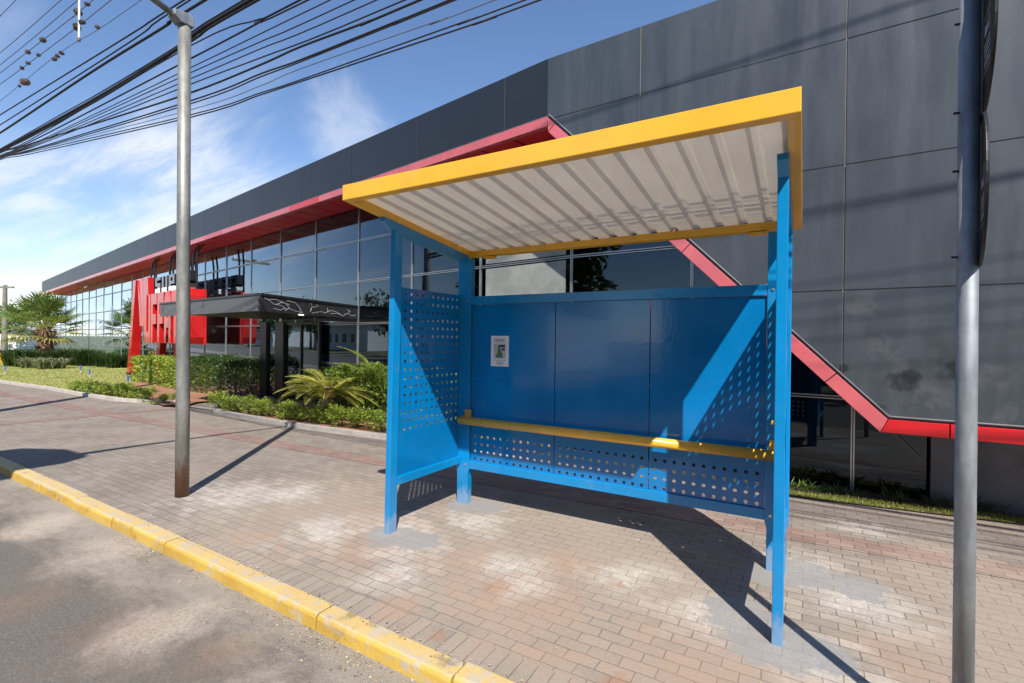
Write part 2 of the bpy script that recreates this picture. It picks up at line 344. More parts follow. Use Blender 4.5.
# ---- paving
STAIN_W = [(-2.45,-.08,.60),(-2.3,.6,.62),(-2.75,.15,.7),(-4.7,-.15,1.1),(-4.3,.25,.8),(-.35,.12,.62),(-1.62,.02,.55),(-1.45,-.12,.4),(.35,.75,.75),(.1,1.15,.6),(-3.2,-.2,.8),(-2.2,-.45,.5),(-.1,-.75,.4),(.5,2.2,.5),(.15,0,.6),(-.9,.3,.6)]
STAIN_O = [(-1.4,-.3,1.3),(-.3,-.4,1.2),(-2.9,0,1.2),(-1.9,-.12,.8),(-2.6,-.35,.55),(-1.0,-.6,.5),(-.6,-.9,.5),(-3.0,.2,.5),(-.45,-.5,.5),(-1.3,.3,.6),(.5,.2,.7),(-3.6,-.5,.5),(.3,-.6,.5),(-1.9,-.75,.4),(1.4,.6,.6)]
def paving(name, rot, cols, bw=.168, bh=.083, stain=True, off=.5, gap=(.10,.085,.072), gapamt=.38):
    t = MT(name)
    br = t.n('ShaderNodeTexBrick'); br.offset = off; br.inputs['Scale'].default_value = 1; br.inputs['Brick Width'].default_value = bw; br.inputs['Row Height'].default_value = bh
    br.inputs['Mortar Size'].default_value = .0042; br.inputs['Mortar Smooth'].default_value = .6; br.inputs['Bias'].default_value = 0
    vec = t.coord((1,1,1), (0,0,rot)); wob = t.noise(3.5, 3)
    vm = t.n('ShaderNodeVectorMath', operation='MULTIPLY_ADD')
    cw = t.n('ShaderNodeCombineXYZ'); t.l(t.mth('SUBTRACT', wob, .5), cw.inputs[0]); t.l(t.mth('SUBTRACT', t.noise(3.1, 3, .5, t.coord(loc=(7,3,1))), .5), cw.inputs[1])
    t.l(cw.outputs[0], vm.inputs[0]); vm.inputs[1].default_value = (.028,.028,0); t.l(vec, vm.inputs[2])
    t.l(vm.outputs[0], br.inputs['Vector'])
    br.inputs['Color1'].default_value = (*cols[0], 1); br.inputs['Color2'].default_value = (*cols[1], 1); br.inputs['Mortar'].default_value = (*sub3(cols[0], .62), 1)
    fine = t.noise(90, 4, .7); med = t.noise(1.3, 5, .6); fill = t.noise(2.1, 4, .6, t.coord(loc=(3,9,0)))
    c = t.mix(t.mth('MULTIPLY', br.outputs['Fac'], t.rng(fill, .35, .62, .15, gapamt)), t.mix(1.0, br.outputs['Color'], br.outputs['Color']), gap)
    c = t.mix(t.rng(fine, .3, .7, 0, .30), c, sub3(cols[0], .72))
    c = t.mix(t.rng(med, .38, .72, 0, .42), c, sub3(cols[1], 1.22))
    c = t.mix(t.rng(t.noise(.55, 5, .62, t.coord(loc=(1,5,0))), .45, .72, 0, .35), c, (.30,.23,.18))
    if stain:
        bw_ = t.n('ShaderNodeRGBToBW'); t.l(br.outputs['Color'], bw_.inputs[0])
        l0, l1 = sum(cols[0])/3, sum(cols[1])/3; bv = t.rng(bw_.outputs[0], l0, l1, -.055, .055); bvs = t.mth('SUBTRACT', bv, t.mth('MULTIPLY', br.outputs['Fac'], .10))
        c = stains(t, c, [(-1.3,.1,3.0),(-3.8,-.1,2.0),(1.2,.6,2.2)], (.315,.258,.208), .85, (.46,.88), 1.6, 0, bvs)       # settled cement and soil dust
        c = stains(t, c, STAIN_O, (.345,.215,.145), .54, (.66,1.0), 3.2, 0, bv)
        c = stains(t, c, [(x_+.35, y_-.1, r_*.5) for x_, y_, r_ in STAIN_O[2:]], (.30,.125,.06), .55, (.78,.98), 9)   # red earth trodden in
        c = stains(t, c, STAIN_W, (.43,.39,.345), .80, (.60,1.02), 3.4, 0, bvs)
        c = stains(t, c, STAIN_W, (.53,.49,.44), .66, (.86,1.06), 10)                               # crisp plaster splashes
        c = stains(t, c, STAIN_C, (.235,.230,.224), 1.0, (.60,.70), 6); cmask = t.last                               # concrete round the post feet
    t.set(color=c, rough=.88, spec=.25)
    jt = br.outputs['Fac'] if not stain else t.mth('MULTIPLY', br.outputs['Fac'], t.mth('SUBTRACT', 1.0, cmask))
    h = t.mth('SUBTRACT', t.mth('MULTIPLY', fine, .25), jt)
    t.bump(h, .55, .006)
    return t.m
GREY = ((.188,.158,.132), (.248,.211,.178))
M['pave'] = paving('grey_paver', 0, GREY)
M['pave_x'] = paving('grey_paver_course', R(90), GREY, .19, .083, True, 0)
M['pave_red'] = paving('red_paver', 0, ((.205,.132,.110),(.255,.175,.148)), gapamt=.6)

# asphalt with pale dust in the gutter
t = MT('asphalt'); f = t.noise(160, 5, .75); f2 = t.noise(45, 4, .7); mdd = t.noise(1.4, 6, .62); sp = t.n('ShaderNodeSeparateXYZ'); t.l(t.tc.outputs['Object'], sp.inputs[0])
vo = t.n('ShaderNodeTexVoronoi'); vo.inputs['Scale'].default_value = 60; t.l(t.coord(), vo.inputs['Vector'])
c = t.mix(t.rng(f, .3, .7), (.085,.073,.063), (.180,.156,.134))
c = t.mix(t.rng(vo.outputs['Distance'], .05, .5, .45, 0), c, (.27,.24,.21))
c = t.mix(t.rng(mdd, .35, .7, 0, .35), c, (.165,.140,.117))
gut = t.rng(sp.outputs['Y'], -1.9, -1.05, 0, 1)
dust = t.noise(2.6, 10, .74, t.coord((.6,1.2,1)), 0)
c = t.mix(t.mth('MULTIPLY', t.mth('MULTIPLY', t.rng(t.mth('ADD', dust, t.mth('MULTIPLY', gut, .42)), .66, 1.0), t.rng(f, .25, .6, .45, 1)), .75), c, (.35,.305,.255))
c = stains(t, c, [(-1.9,-1.75,.8),(-1.3,-1.9,.9),(-3.0,-1.5,.6),(-4.4,-1.3,.6),(-5.5,-1.3,.7)], (.48,.40,.33), .75, (.6,1.0), 2.4, -.085)
c = stains(t, c, [(-3.2,-1.6,.5),(-2.5,-1.4,.4),(-4.0,-1.8,.4),(-2.2,-2.2,.4)], (.27,.17,.115), .4, (.65,1.05), 3.5, -.085)
t.set(color=c, rough=.92, spec=.2); t.bump(t.mth('ADD', f, t.mth('MULTIPLY', f2, .8)), .55, .012); M['asphalt'] = t.m

# kerb: worn yellow paint over concrete
t = MT('kerb_yellow'); n1 = t.noise(9, 8, .72, None, .3); n2 = t.noise(60, 4, .7); n3 = t.noise(2.2, 5)
sp = t.n('ShaderNodeSeparateXYZ'); t.l(t.tc.outputs['Object'], sp.inputs[0])
ye = t.mix(t.rng(n3, .3, .7), (.43,.255,.035), (.53,.345,.065))
top = t.rng(sp.outputs['Z'], -.014, -.002, 0, 1)
ye = t.mix(t.mth('MULTIPLY', top, .55), ye, (.52,.40,.21))
wear = t.rng(t.mth('ADD', n1, t.mth('MULTIPLY', top, .05)), .53, .64)
c = t.mix(t.mth('MULTIPLY', wear, .8), ye, (.40,.35,.29))
c = t.mix(t.rng(n2, .55, .75, 0, .35), c, (.25,.20,.13))
c = t.mix(t.mth('MULTIPLY', t.rng(t.noise(3.3, 7, .7, t.coord(loc=(5,2,3))), .57, .7), .6), c, (.10,.085,.07))
t.set(color=c, rough=.75); t.bump(t.mth('ADD', n1, n2), .4, .01); M['kerb'] = t.m

t = MT('concrete_patch'); n1 = t.noise(7, 7, .7); n2 = t.noise(70, 4, .7); c = t.mix(t.rng(n1, .35, .65), (.20,.20,.198), (.28,.275,.265)); c = t.mix(t.rng(n2, .4, .7, 0, .4), c, (.16,.157,.153))
c = t.mix(t.rng(t.noise(3, 6, .7, t.coord(loc=(2,2,2))), .55, .7, 0, .7), c, (.38,.35,.32)); t.set(color=c, rough=.9); t.bump(t.mth('ADD', n1, n2), .3, .01); M['patch'] = t.m
t = MT('edging_concrete'); n1 = t.noise(8, 7, .7); t.set(color=t.mix(t.rng(n1, .3, .7), (.36,.32,.28), (.50,.46,.41)), rough=.9); M['edging'] = t.m
t = MT('lawn_turf'); n1 = t.noise(1.1, 6, .62); n2 = t.noise(26, 5, .7); c = t.mix(t.rng(n1, .32, .68), (.25,.265,.06), (.37,.35,.11)); c = t.mix(t.rng(n2, .35, .7, 0, .5), c, (.12,.16,.04)); t.set(color=c, rough=.9); t.bump(n2, .6, .03); M['turf'] = t.m
t = MT('red_soil'); n1 = t.noise(3, 7, .7); n2 = t.noise(40, 5, .7); c = t.mix(t.rng(n1, .3, .7), (.26,.115,.06), (.38,.20,.11)); c = t.mix(t.rng(n2, .4, .7, 0, .5), c, (.16,.07,.04)); t.set(color=c, rough=.95); t.bump(n2, .6, .03); M['soil'] = t.m
t = MT('earth'); n1 = t.noise(.05, 6, .6); t.set(color=t.mix(t.rng(n1, .35, .65), (.16,.13,.08), (.14,.16,.06)), rough=.95); M['earth'] = t.m
M['darksoil'] = plain('dark_soil', (.05,.038,.028), .95, 0, .3, 8)

M['leaf_lime'] = leafmat('leaf_lime', (.15,.22,.024), (.26,.35,.04), (.40,.48,.08))
M['leaf_mid'] = leafmat('leaf_mid', (.055,.105,.018), (.115,.19,.026), (.24,.31,.05))
M['leaf_dark'] = leafmat('leaf_dark', (.018,.045,.012), (.034,.075,.018), (.065,.12,.03), .2)
M['leaf_olive'] = leafmat('leaf_olive', (.27,.28,.04), (.42,.41,.08), (.55,.52,.15), .35)
M['leaf_palm'] = leafmat('leaf_palm', (.045,.085,.020), (.12,.19,.04), (.32,.38,.10), .35)
M['leaf_grass'] = leafmat('leaf_grass', (.14,.18,.03), (.25,.27,.05), (.40,.38,.12), .4)
M['leaf_silver'] = leafmat('leaf_silver', (.16,.18,.09), (.24,.26,.14), (.34,.35,.22), .2)
M['leaf_yellow'] = leafmat('leaf_yellow', (.26,.24,.05), (.36,.33,.08), (.44,.40,.14), .3)
M['litter'] = leafmat('dry_litter', (.16,.10,.05), (.40,.30,.16), (.56,.48,.34), .1)
M['bark'] = plain('palm_bark', (.15,.085,.055), .9, 0, .4, 14)
M['trunk'] = plain('bark', (.10,.075,.055), .9, 0, .3, 9)
M['wood'] = plain('weathered_wood', (.20,.17,.14), .85, 0, .25, 7)
M['twig'] = plain('dry_twig', (.16,.115,.085), .9, 0, .35, 20)

# ------------------------------------------------------------------ ground
def flat(name, pts, z, mat, sub=0):
    b = MB(); b.poly([(x, y, z) for x, y in pts]); return struct(b.build(name, mat))
KS = -.0215                                   # the kerb runs slightly off the shelter's line
def kin(x): return -.95 + KS*(x+.8)           # inner top edge
def kout(x): return kin(x) - .118
flat('ground', [(-900,-900),(900,-900),(900,900),(-900,900)], -.14, M['earth'])
flat('road', [(-160,kout(-160)-9.5),(60,kout(60)-9.5),(60,kout(60)+.02),(-160,kout(-160)+.02)], -.085, M['asphalt'])
# paved footway, butted against the courses along the kerb
C1 = .168
flat('sidewalk', [(-110,kin(-110)+C1),(22,kin(22)+C1),(22,3.5),(9,3.36),(4,3.26),(1.75,3.11),(0,2.90),(-1.5,2.95),(-3.0,2.85),(-10.6,2.95),(-10.9,7),(-12.1,7),(-12.1,3.1),(-110,3.1)], 0, M['pave'])
flat('paving_course', [(-110,kin(-110)-.03),(22,kin(22)-.03),(22,kin(22)+C1),(-110,kin(-110)+C1)], 0, M['pave_x'])
def bl(x): return 1.75+.025*x
flat('red_paving_band', [(-40,bl(-12)-.15),(-12,bl(-12)-.15),(12,bl(12)-.15),(12,bl(12)+.15),(-12,bl(-12)+.15),(-40,bl(-12)+.15)], .004, M['pave_red'])
flat('red_cross_band', [(-12.0,kin(-12)+C1),(-11.7,kin(-12)+C1),(-11.5,bl(-12)-.152),(-11.8,bl(-12)-.152)], .004, M['pave_red'])
flat('red_cross_band', [(-11.8,bl(-12)+.152),(-11.5,bl(-12)+.152),(-11.3,2.6),(-11.6,2.6)], .004, M['pave_red'])
# kerb stones, one long run with open joints
b = MB(); x = -100.0
while x < 14:
    ln = random.uniform(.82, 1.0); x1 = x+ln-.012; j = random.uniform(-.006, .006); dz = random.uniform(-.006, .006)
    a0, a1, o0, o1 = kin(x)+j, kin(x1)+j, kout(x)+j, kout(x1)+j
    b.add([(x,o0-.02,-.16),(x1,o1-.02,-.16),(x1,a1-.003,-.16),(x,a0-.003,-.16),(x,o0-.006,-.018+dz),(x1,o1-.006,-.018+dz),(x,o0+.010,.003+dz),(x1,o1+.010,.003+dz),(x1,a1-.003,.006+dz),(x,a0-.003,.006+dz)],
          [(0,1,5,4),(4,5,7,6),(6,7,8,9),(9,8,2,3),(0,4,6,9,3),(1,2,8,7,5)])
    x += ln
struct(b.build('kerb', M['kerb'], bevel=.006))
# lawn, planting bed, path edging
lawn_edge = [(-60,3.0),(-30,2.6),(-21.7,2.40),(-18.4,2.50),(-16,2.42),(-13.8,2.45),(-12.6,2.75),(-12.12,3.15)]
flat('lawn', lawn_edge+[(-12.1,4.3),(-15.2,3.6),(-17.6,4.9),(-21.5,7.2),(-60,14)], .035, M['turf'])
SOIL = [tuple(at_z(px, py, .05))[:2] for px, py in ((120,384.5),(133,390),(150,399.5),(163,405),(188,404.5),(196,402))]+[(-12.1,5.4),(-20.5,7.0)]
flat('soil_bed', SOIL, .05, M['soil'])
def inside(x, y, poly):
    c = False
    for i in range(len(poly)):
        (x0, y0), (x1, y1) = poly[i], poly[i-1]
        if (y0 > y) != (y1 > y) and x < (x1-x0)*(y-y0)/(y1-y0)+x0: c = not c
    return c
bed = [(-10.7,3.4),(-10.6,3.0),(-10.3,2.78),(-9.6,2.66),(-8.4,2.60),(-7.3,2.58),(-6.4,2.62),(-5.4,2.70),(-4.2,2.78),(-3.0,2.86)]
flat('planting_bed', bed+[(-3.0,3.7),(-10.7,5.0)], .05, M['soil'])
def edging(pts, name='edging_kerb'):
    b = MB()
    for i in range(len(pts)-1):
        p, q = V((*pts[i], 0)), V((*pts[i+1], 0)); d = (q-p).normalized(); s_ = V((-d.y, d.x, 0))*.05
        if i == 0: p0 = s_
        nd = (V((*pts[min(i+2, len(pts)-1)], 0))-q); nd = nd.normalized() if nd.length > 1e-6 else d
        dd = (d+nd).normalized(); s1 = V((-dd.y, dd.x, 0))*.05
        h0, h1 = -.05, .075
        b.add([p-p0+V((0,0,h0)), q-s1+V((0,0,h0)), q+s1+V((0,0,h0)), p+p0+V((0,0,h0)), p-p0+V((0,0,h1)), q-s1+V((0,0,h1)), q+s1+V((0,0,h1)), p+p0+V((0,0,h1))],
              [(4,5,6,7),(0,1,5,4),(2,3,7,6)])
        p0 = s1
    return struct(b.build(name, M['edging']))
edging(bed); edging(lawn_edge)
strip = [(-3.0,2.92),(-1.2,2.88),(0,2.84),(1.75,3.05),(4,3.2),(9,3.3)]
flat('verge_soil', strip+[(9,3.9),(-3.0,3.9)], .012, M['darksoil'])
b = MB(); b.poly([(x, y+.02, .016) for x, y in strip]+[(x, y+.16, .016) for x, y in strip[::-1]]); struct(b.build('verge_turf', M['turf']))
# grass of the verge: countless blades
b = MB()
for i in range(15000):
    x = random.uniform(-3, 4.5)
    for k in range(len(strip)-1):
        if strip[k][0] <= x <= strip[k+1][0]:
            f = (x-strip[k][0])/(strip[k+1][0]-strip[k][0]); y0 = strip[k][1]*(1-f)+strip[k+1][1]*f
    y = y0+.015+random.random()**1.6*.17
    h = random.uniform(.012, .042)*(1.0 if y-y0 > .05 else .7); a = random.uniform(0, 2*PI); l = random.uniform(.1, .8)*h
    wv = V((math.cos(a+1.57), math.sin(a+1.57), 0))*random.uniform(.003, .006); p = V((x, y, .012))
    b.add([p-wv, p+wv, p+V((math.cos(a)*l, math.sin(a)*l, h))], [(0,1,2)])
struct(b.build('verge_grass', M['leaf_grass'], flip=False), 'stuff')
b = MB()
for i in range(26000):
    u = random.random(); x = -12.4-u*u*30; ye = 2.5 if x > -22 else 2.6
    y = random.uniform(ye+.08, ye+.1+min(4.6, (-12.0-x)*.55+.9)); h = random.uniform(.025, .06); a = random.uniform(0, 2*PI); l = random.uniform(.2, .9)*h
    if inside(x, y, SOIL): continue
    wv = V((math.cos(a+1.57), math.sin(a+1.57), 0))*random.uniform(.006, .014); p = V((x, y, .03))
    b.add([p-wv, p+wv, p+V((math.cos(a)*l, math.sin(a)*l, h))], [(0,1,2)])
struct(b.build('lawn_grass', M['leaf_grass'], flip=False), 'stuff')
# dry litter and crumbs lying in the gutter and on the footway
b = MB()
for i in range(2300):
    if random.random() < .66:
        cx_, cs_ = random.choice(((-4.45,.22),(-4.1,.12),(-2.45,.3),(-2.2,.2),(-1.95,.12),(-3.2,.5),(-3.9,1.4),(-1.6,.3)))
        x = random.gauss(cx_, cs_); y = kout(x)-.02-abs(random.gauss(0, .10)); z = -.082
    elif random.random() < .7:
        x = -5+random.random()*5.2; y = kin(x)+random.gauss(0, .022); z = .008
    else:
        x = random.uniform(-5, 2); y = random.uniform(-.8, 2.4); z = .003
    a = random.uniform(0, 2*PI); l = random.choice([.005,.006,.007,.008,.010,.016]); wd = l*random.uniform(.3, .9)
    d = V((math.cos(a), math.sin(a), random.uniform(0, .4))); b.leaf((x, y, z), d, (random.uniform(-.5,.5), random.uniform(-.5,.5), 1), l, wd)
struct(b.build('dry_litter', M['litter'], flip=False), 'stuff')

# ------------------------------------------------------------------ bus shelter
L, D = 2.772, .921
sh = empty('bus_shelter', (-L/2, .5, 0), 'blue metal bus shelter with yellow roof frame and perforated side panels on the paved sidewalk', 'bus shelter')
OFF = V((L/2, -.5, 0))
def part(mb, name, mat, **kw):
    o = mb.build(name, mat, sh, loc=OFF, **kw); return o
SL = -.119; YF, YB, ZF, TF = -.452, 1.113, 2.533, .109
def zr(y): return ZF + SL*(y-YF)            # underside of the sloping roof frame
# front posts
for x0, d0, d1 in ((-L, -.015, .022), (-.052, 0, 0)):
    b = MB(); zt = zr(.04)-.065; b.prism([(x0+d0,0,-.02),(x0+.052+d0,0,-.02),(x0+.052+d1,0,zt),(x0+d1,0,zt)], (0,.085,0)); part(b, 'post', M['blue'], bevel=.004)
# rear posts: wide folded section, narrower foot with chamfered shoulders
for x0 in (-L, -.145):
    b = MB(); x1 = x0+.145; zt = zr(D)-.06
    prof = [(x0+.012,-.02),(x1-.012,-.02),(x1-.012,.285),(x1,.325),(x1,zt),(x0,zt),(x0,.325),(x0+.012,.285)]
    b.prism([(px, D, pz) for px, pz in prof], (0, .07, 0)); part(b, 'post', M['blue'], bevel=.004)
# sloping roof beams with a cut front end
for x0 in (-L, -.052):
    b = MB(); y0, y1 = -.10, D+.10; h = .085
    pr = [(y0, zr(y0)-.002), (y1, zr(y1)-.002), (y1, zr(y1)-h), (y0+.085, zr(y0+.085)-h), (y0, zr(y0)-.035)]
    b.prism([(x0, py, pz) for py, pz in pr], (.052, 0, 0)); part(b, 'roof_beam', M['blue'], bevel=.003)
# yellow roof frame: four box sections butted together
XL, XR = -L-.008, .054
def slope_box(b, x0, x1, y0, y1, lo=0, hi=TF):
    b.add([(x0,y0,zr(y0)+lo),(x1,y0,zr(y0)+lo),(x1,y1,zr(y1)+lo),(x0,y1,zr(y1)+lo),(x0,y0,zr(y0)+hi),(x1,y0,zr(y0)+hi),(x1,y1,zr(y1)+hi),(x0,y1,zr(y1)+hi)],
          [(0,3,2,1),(4,5,6,7),(0,1,5,4),(1,2,6,5),(2,3,7,6),(3,0,4,7)])
for nm, a in (('front', (XL, XR, YF, YF+.055)), ('back', (XL+.0555, XR-.0555, YB-.055, YB)), ('l', (XL, XL+.055, YF+.0555, YB)), ('r', (XR-.055, XR, YF+.0555, YB))):
    b = MB()
    if nm == 'back': slope_box(b, *a, lo=0, hi=.055)
    else: slope_box(b, *a)
    part(b, 'roof_frame', M['yellow'], bevel=.004)
for x in (-2.52, -.22):
    b = MB(); b.box((x-.06, YB-.05, zr(YB)-.022), (x+.06, YB-.002, zr(YB)-.0005)); part(b, 'mounting_plate', M['yellow'], bevel=.002)
# trapezoidal roof sheets, ribs run front to back
prof = []; x = XL+.056; pitch = .163; k = 0
while x < XR-.058:
    for dx, dz in ((0, 0), (.098, 0), (.115, .026), (.146, .026)):
        if x+dx < XR-.058: prof.append((x+dx, dz))
    x += pitch
prof.append((XR-.0565, 0))
for i0, i1, dz in ((0, len(prof)//2+1, 0), (len(prof)//2, len(prof), .002)):
    b = MB(); pp = prof[i0:i1]; ya, yb = YF+.057, YB-.003
    vs = []
    for px, pz in pp:
        vs += [(px, ya, zr(ya)+.0575+pz+dz), (px, yb, zr(yb)+.0575+pz+dz)]
    b.add(vs, [(2*i, 2*i+2, 2*i+3, 2*i+1) for i in range(len(pp)-1)])
    o = part(b, 'roof_sheet', M['sheet']); sm = o.modifiers.new('Solid', 'SOLIDIFY'); sm.thickness = .0012; sm.offset = 0
# rails of the back
for z0, z1, yy in ((.335, .41, .004), (1.876, 1.953, .004)):
    b = MB(); b.box((-L+.1455, D+yy, z0), (-.1455, D+.06, z1)); part(b, 'back_rail', M['blue'], bevel=.004)
b = MB(); 
# perforated sheet: a grid of cells, round holes, real openings
def perf(b, O, U, W, n, c0, r0, cols, rows, pitch, umax, wmax, rad=.0105, skip=()):
    """O origin, U/W unit axes, n normal*thickness; holes start at (c0,r0)."""
    us = [0]+[c0-pitch/2+pitch*i for i in range(cols+1)]+[umax]; ws = [0]+[r0-pitch/2+pitch*i for i in range(rows+1)]+[wmax]
    P = lambda u, w_, k=0: O+U*u+W*w_+n*k
    for k in (0, 1):
        for i in range(len(us)-1):
            for j in range(len(ws)-1):
                u0, u1, w0, w1 = us[i], us[i+1], ws[j], ws[j+1]
                if u1-u0 < 1e-5 or w1-w0 < 1e-5: continue
                if 1 <= i <= cols and 1 <= j <= rows:
                    cu, cw = (u0+u1)/2, (w0+w1)/2; N_ = 12
                    ring = [P(cu+rad*math.cos(2*PI*q/N_), cw+rad*math.sin(2*PI*q/N_), k) for q in range(N_)]
                    cor = [P(u1, w1, k), P(u0, w1, k), P(u0, w0, k), P(u1, w0, k)]
                    mid = [P(u1, cw, k), P(cu, w1, k), P(u0, cw, k), P(cu, w0, k)]
                    vs = ring+cor+mid; fs = []
                    c_ = lambda q: 12+q; m_ = lambda q: 16+q
                    for q in range(4):
                        a = q*3
                        fs.append((m_(q), c_(q), a+1, a)); fs.append((c_(q), a+2, a+1)); fs.append((c_(q), m_((q+1) % 4), (a+3) % 12, a+2))
                    if k: fs = [f[::-1] for f in fs]
                    b.add(vs, fs)
                    if k == 0:
                        r2 = [P(cu+rad*math.cos(2*PI*q/N_), cw+rad*math.sin(2*PI*q/N_), 1) for q in range(N_)]
                        b.add(ring+r2, [(q, (q+1) % 12, 12+(q+1) % 12, 12+q) for q in range(12)])
                else:
                    f = (0,1,2,3)
                    b.add([P(u0,w0,k),P(u1,w0,k),P(u1,w1,k),P(u0,w1,k)], [f if k == 0 else f[::-1]])
    c = [P(0,0),P(umax,0),P(umax,wmax),P(0,wmax)]; c2 = [P(0,0,1),P(umax,0,1),P(umax,wmax,1),P(0,wmax,1)]
    b.add(c+c2, [(i, (i+1) % 4, 4+(i+1) % 4, 4+i) for i in range(4)])
# back sheets, three side by side, four rows of holes near the bottom, folded edges
seams = [-L+.158, -1.752, -.946, -.1475]
Z0, ZTOP = .4125, 1.873
for i in range(3):
    x0, x1 = seams[i]+(.004 if i else 0), seams[i+1]-.004 if i < 2 else seams[i+1]
    wdt = x1-x0; cols = int((wdt-.05)//.07)+1; c0 = (wdt-(cols-1)*.07)/2
    b = MB(); perf(b, V((x0, D+.022, Z0)), V((1,0,0)), V((0,0,1)), V((0,.004,0)), c0, .022, cols, 4, .07, wdt, ZTOP-Z0, .0135)
    b.box((x0, D+.0262, Z0), (x0+.022, D+.045, ZTOP)); b.box((x1-.022, D+.0262, Z0), (x1, D+.045, ZTOP))
    part(b, 'back_panel', M['blue_sheet'], flip=False)
# side panels with 11 x 17 holes, and a rail under each
for xs in (-L+.026, -.03):
    b = MB(); perf(b, V((xs-.0015, .088, .442)), V((0,1,0)), V((0,0,1)), V((.003,0,0)), .088, .365, 11, 17, .0695, D-.003-.088, 1.966-.442, .0135)
    part(b, 'side_panel', M['blue_sheet'], flip=False)
    b = MB(); b.box((xs-.026, .0855, .372), (xs+.026, D-.0005, .4405)); part(b, 'side_rail', M['blue'], bevel=.004)
# lean bar in yellow tube with welded end plates
b = MB(); yb_ = D-.085
b.tube([(-L+.10, yb_, .800), (-.035, yb_, .800)], .037, 20); sb = part(b, 'lean_bar', M['yellow'], smooth=False)
for p in sb.data.polygons: p.use_smooth = len(p.vertices) == 4
for x in (-L+.135, -.085):
    b = MB(); b.box((x-.035, D-.010, .80), (x+.035, D-.0005, .892)); b.box((x-.028, yb_+.02, .825), (x+.028, D-.0105, .838)); b.box((x-.03, yb_+.02, .762), (x+.03, D-.0105, .775))
    o = b.build('bracket', M['yellow'], sb, bevel=.002)
    b = MB(); b.tube([(x, D-.016, .873), (x, D-.0105, .873)], .009, 8); b.build('bolt', M['zinc_bolt'], sb)
b = MB(); b.box((-.11, D-.03, .998), (-.07, D-.0005, 1.026)); part(b, 'stop_block', M['yellow'], bevel=.003)
for x, z in ((-L+.11, 1.915), (-.11, 1.915), (-L+.11, .372), (-.11, .372)):
    b = MB(); b.tube([(x, D-.007, z), (x, D-.0005, z)], .010, 8); part(b, 'bolt', M['zinc_bolt'])
for z in (1.72, 1.44, 1.16, .9, .62):
    for x in (-L+.012,):
        b = MB(); b.tube([(-L+.03, .092, z), (-L+.036, .092, z)], .006, 6); part(b, 'rivet', M['zinc_bolt'])

# paper notice taped on the back panel
nb = empty('paper_notice', (-2.308, D+.0205, 1.447), 'white printed A4 notice taped to the blue back panel of the bus shelter', 'notice')
b = MB(); b.box((-.095,-.0008,-.139), (.095,.0008,.139)); b.build('paper', plain('paper', (.74,.74,.78), .7, 0, .04), nb)
ink = plain('ink', (.03,.03,.04), .8); gr = plain('printed_green', (.10,.16,.08), .8); pale = plain('printed_pale', (.45,.47,.46), .8)
def textmesh(txt, size, mat, parent, name, loc, rot=(R(90), 0, 0), ext=.0003, align='CENTER', bold=0):
    c = bpy.data.curves.new(name, 'FONT'); c.body = txt; c.size = size; c.extrude = ext; c.align_x = align; c.offset = bold; c.resolution_u = 2
    tmp = bpy.data.objects.new(name, c); COL.objects.link(tmp)
    dg = bpy.context.evaluated_depsgraph_get(); me = bpy.data.meshes.new_from_object(tmp.evaluated_get(dg))
    bpy.data.objects.remove(tmp); me.materials.clear(); me.materials.append(mat)
    o = bpy.data.objects.new(name, me); COL.objects.link(o); o.parent = parent; o.location = loc; o.rotation_euler = rot; return o
b = MB()
for z, w_ in ((.108,.064),(.096,.05),(.084,.06)):
    x = -w_
    while x < w_:
        l = random.uniform(.008, .018); b.box((x, -.0014, z-.003), (min(x+l, w_), -.0009, z+.003)); x += l+.004
b.build('printed_heading', ink, nb)
b = MB()
for z, w_ in ((-.083,.066),(-.1,.035),(-.11,.04),(-.119,.03)):
    x = -w_
    while x < w_:
        l = random.uniform(.006, .014); b.box((x, -.0014, z-.002), (min(x+l, w_), -.0009, z+.002)); x += l+.003
b.build('printed_text', ink, nb)
b = MB(); b.box((-.062,-.0013,-.068), (.062,-.0009,.068)); b.build('picture', pale, nb)
b = MB(); b.prism([(-.045,-.0014,-.06),(.03,-.0014,-.06),(.034,-.0014,-.03),(.012,-.0014,.005),(-.002,-.0014,.055),(-.016,-.0014,.058),(-.022,-.0014,.0)], (0,-.0004,0)); b.build('printed_figure', gr, nb)
b = MB(); b.box((0,-.0016,.035),(.055,-.0014,.056)); b.box((.02,-.0016,.008),(.055,-.0014,.025)); b.build('printed_block', ink, nb)

# ------------------------------------------------------------------ street lamp
lp = empty('street_lamp', (-5.10, -.37, 0), 'tall galvanised steel lamp post with rusty base standing on the sidewalk left of the shelter', 'street lamp')
LT = 4.64
b = MB(); b.tube([(0,0,-.05),(0,0,.9),(-.018,0,2.4),(-.036,0,LT)], [.060,.059,.057,.054], 24); b.build('pole', M['galv'], lp, smooth=True)
b = MB(); b.prism([(-.098,-.12,LT-.045),(-.098,-.12,LT+.005),(-.098,.03,LT+.03),(-.098,.060,LT+.0),(-.098,.060,LT-.09),(-.098,-.06,LT-.09)], (.124,0,0)); b.build('arm_bracket', M['galv_clean'], lp, bevel=.008)
b = MB(); b.tube([(-.036,-.09,LT-.03),(-.03,-.7,LT+.13),(0,-1.6,LT+.42),(0,-2.7,LT+.62),(0,-3.5,LT+.70)], [.028,.03,.034,.05,.075], 12); b.build('arm', M['galv'], lp, smooth=True)
b = MB(); b.prism([(-.45,-3.45,LT+.66),(.25,-3.45,LT+.66),(.42,-3.7,LT+.67),(.45,-4.4,LT+.72),(.3,-4.9,LT+.73),(-1.0,-4.9,LT+.73),(-1.15,-4.5,LT+.72),(-1.0,-3.75,LT+.67)], (0,0,.12))  # unseen head, outline enlarged to cast the broad shadow on kerb and road
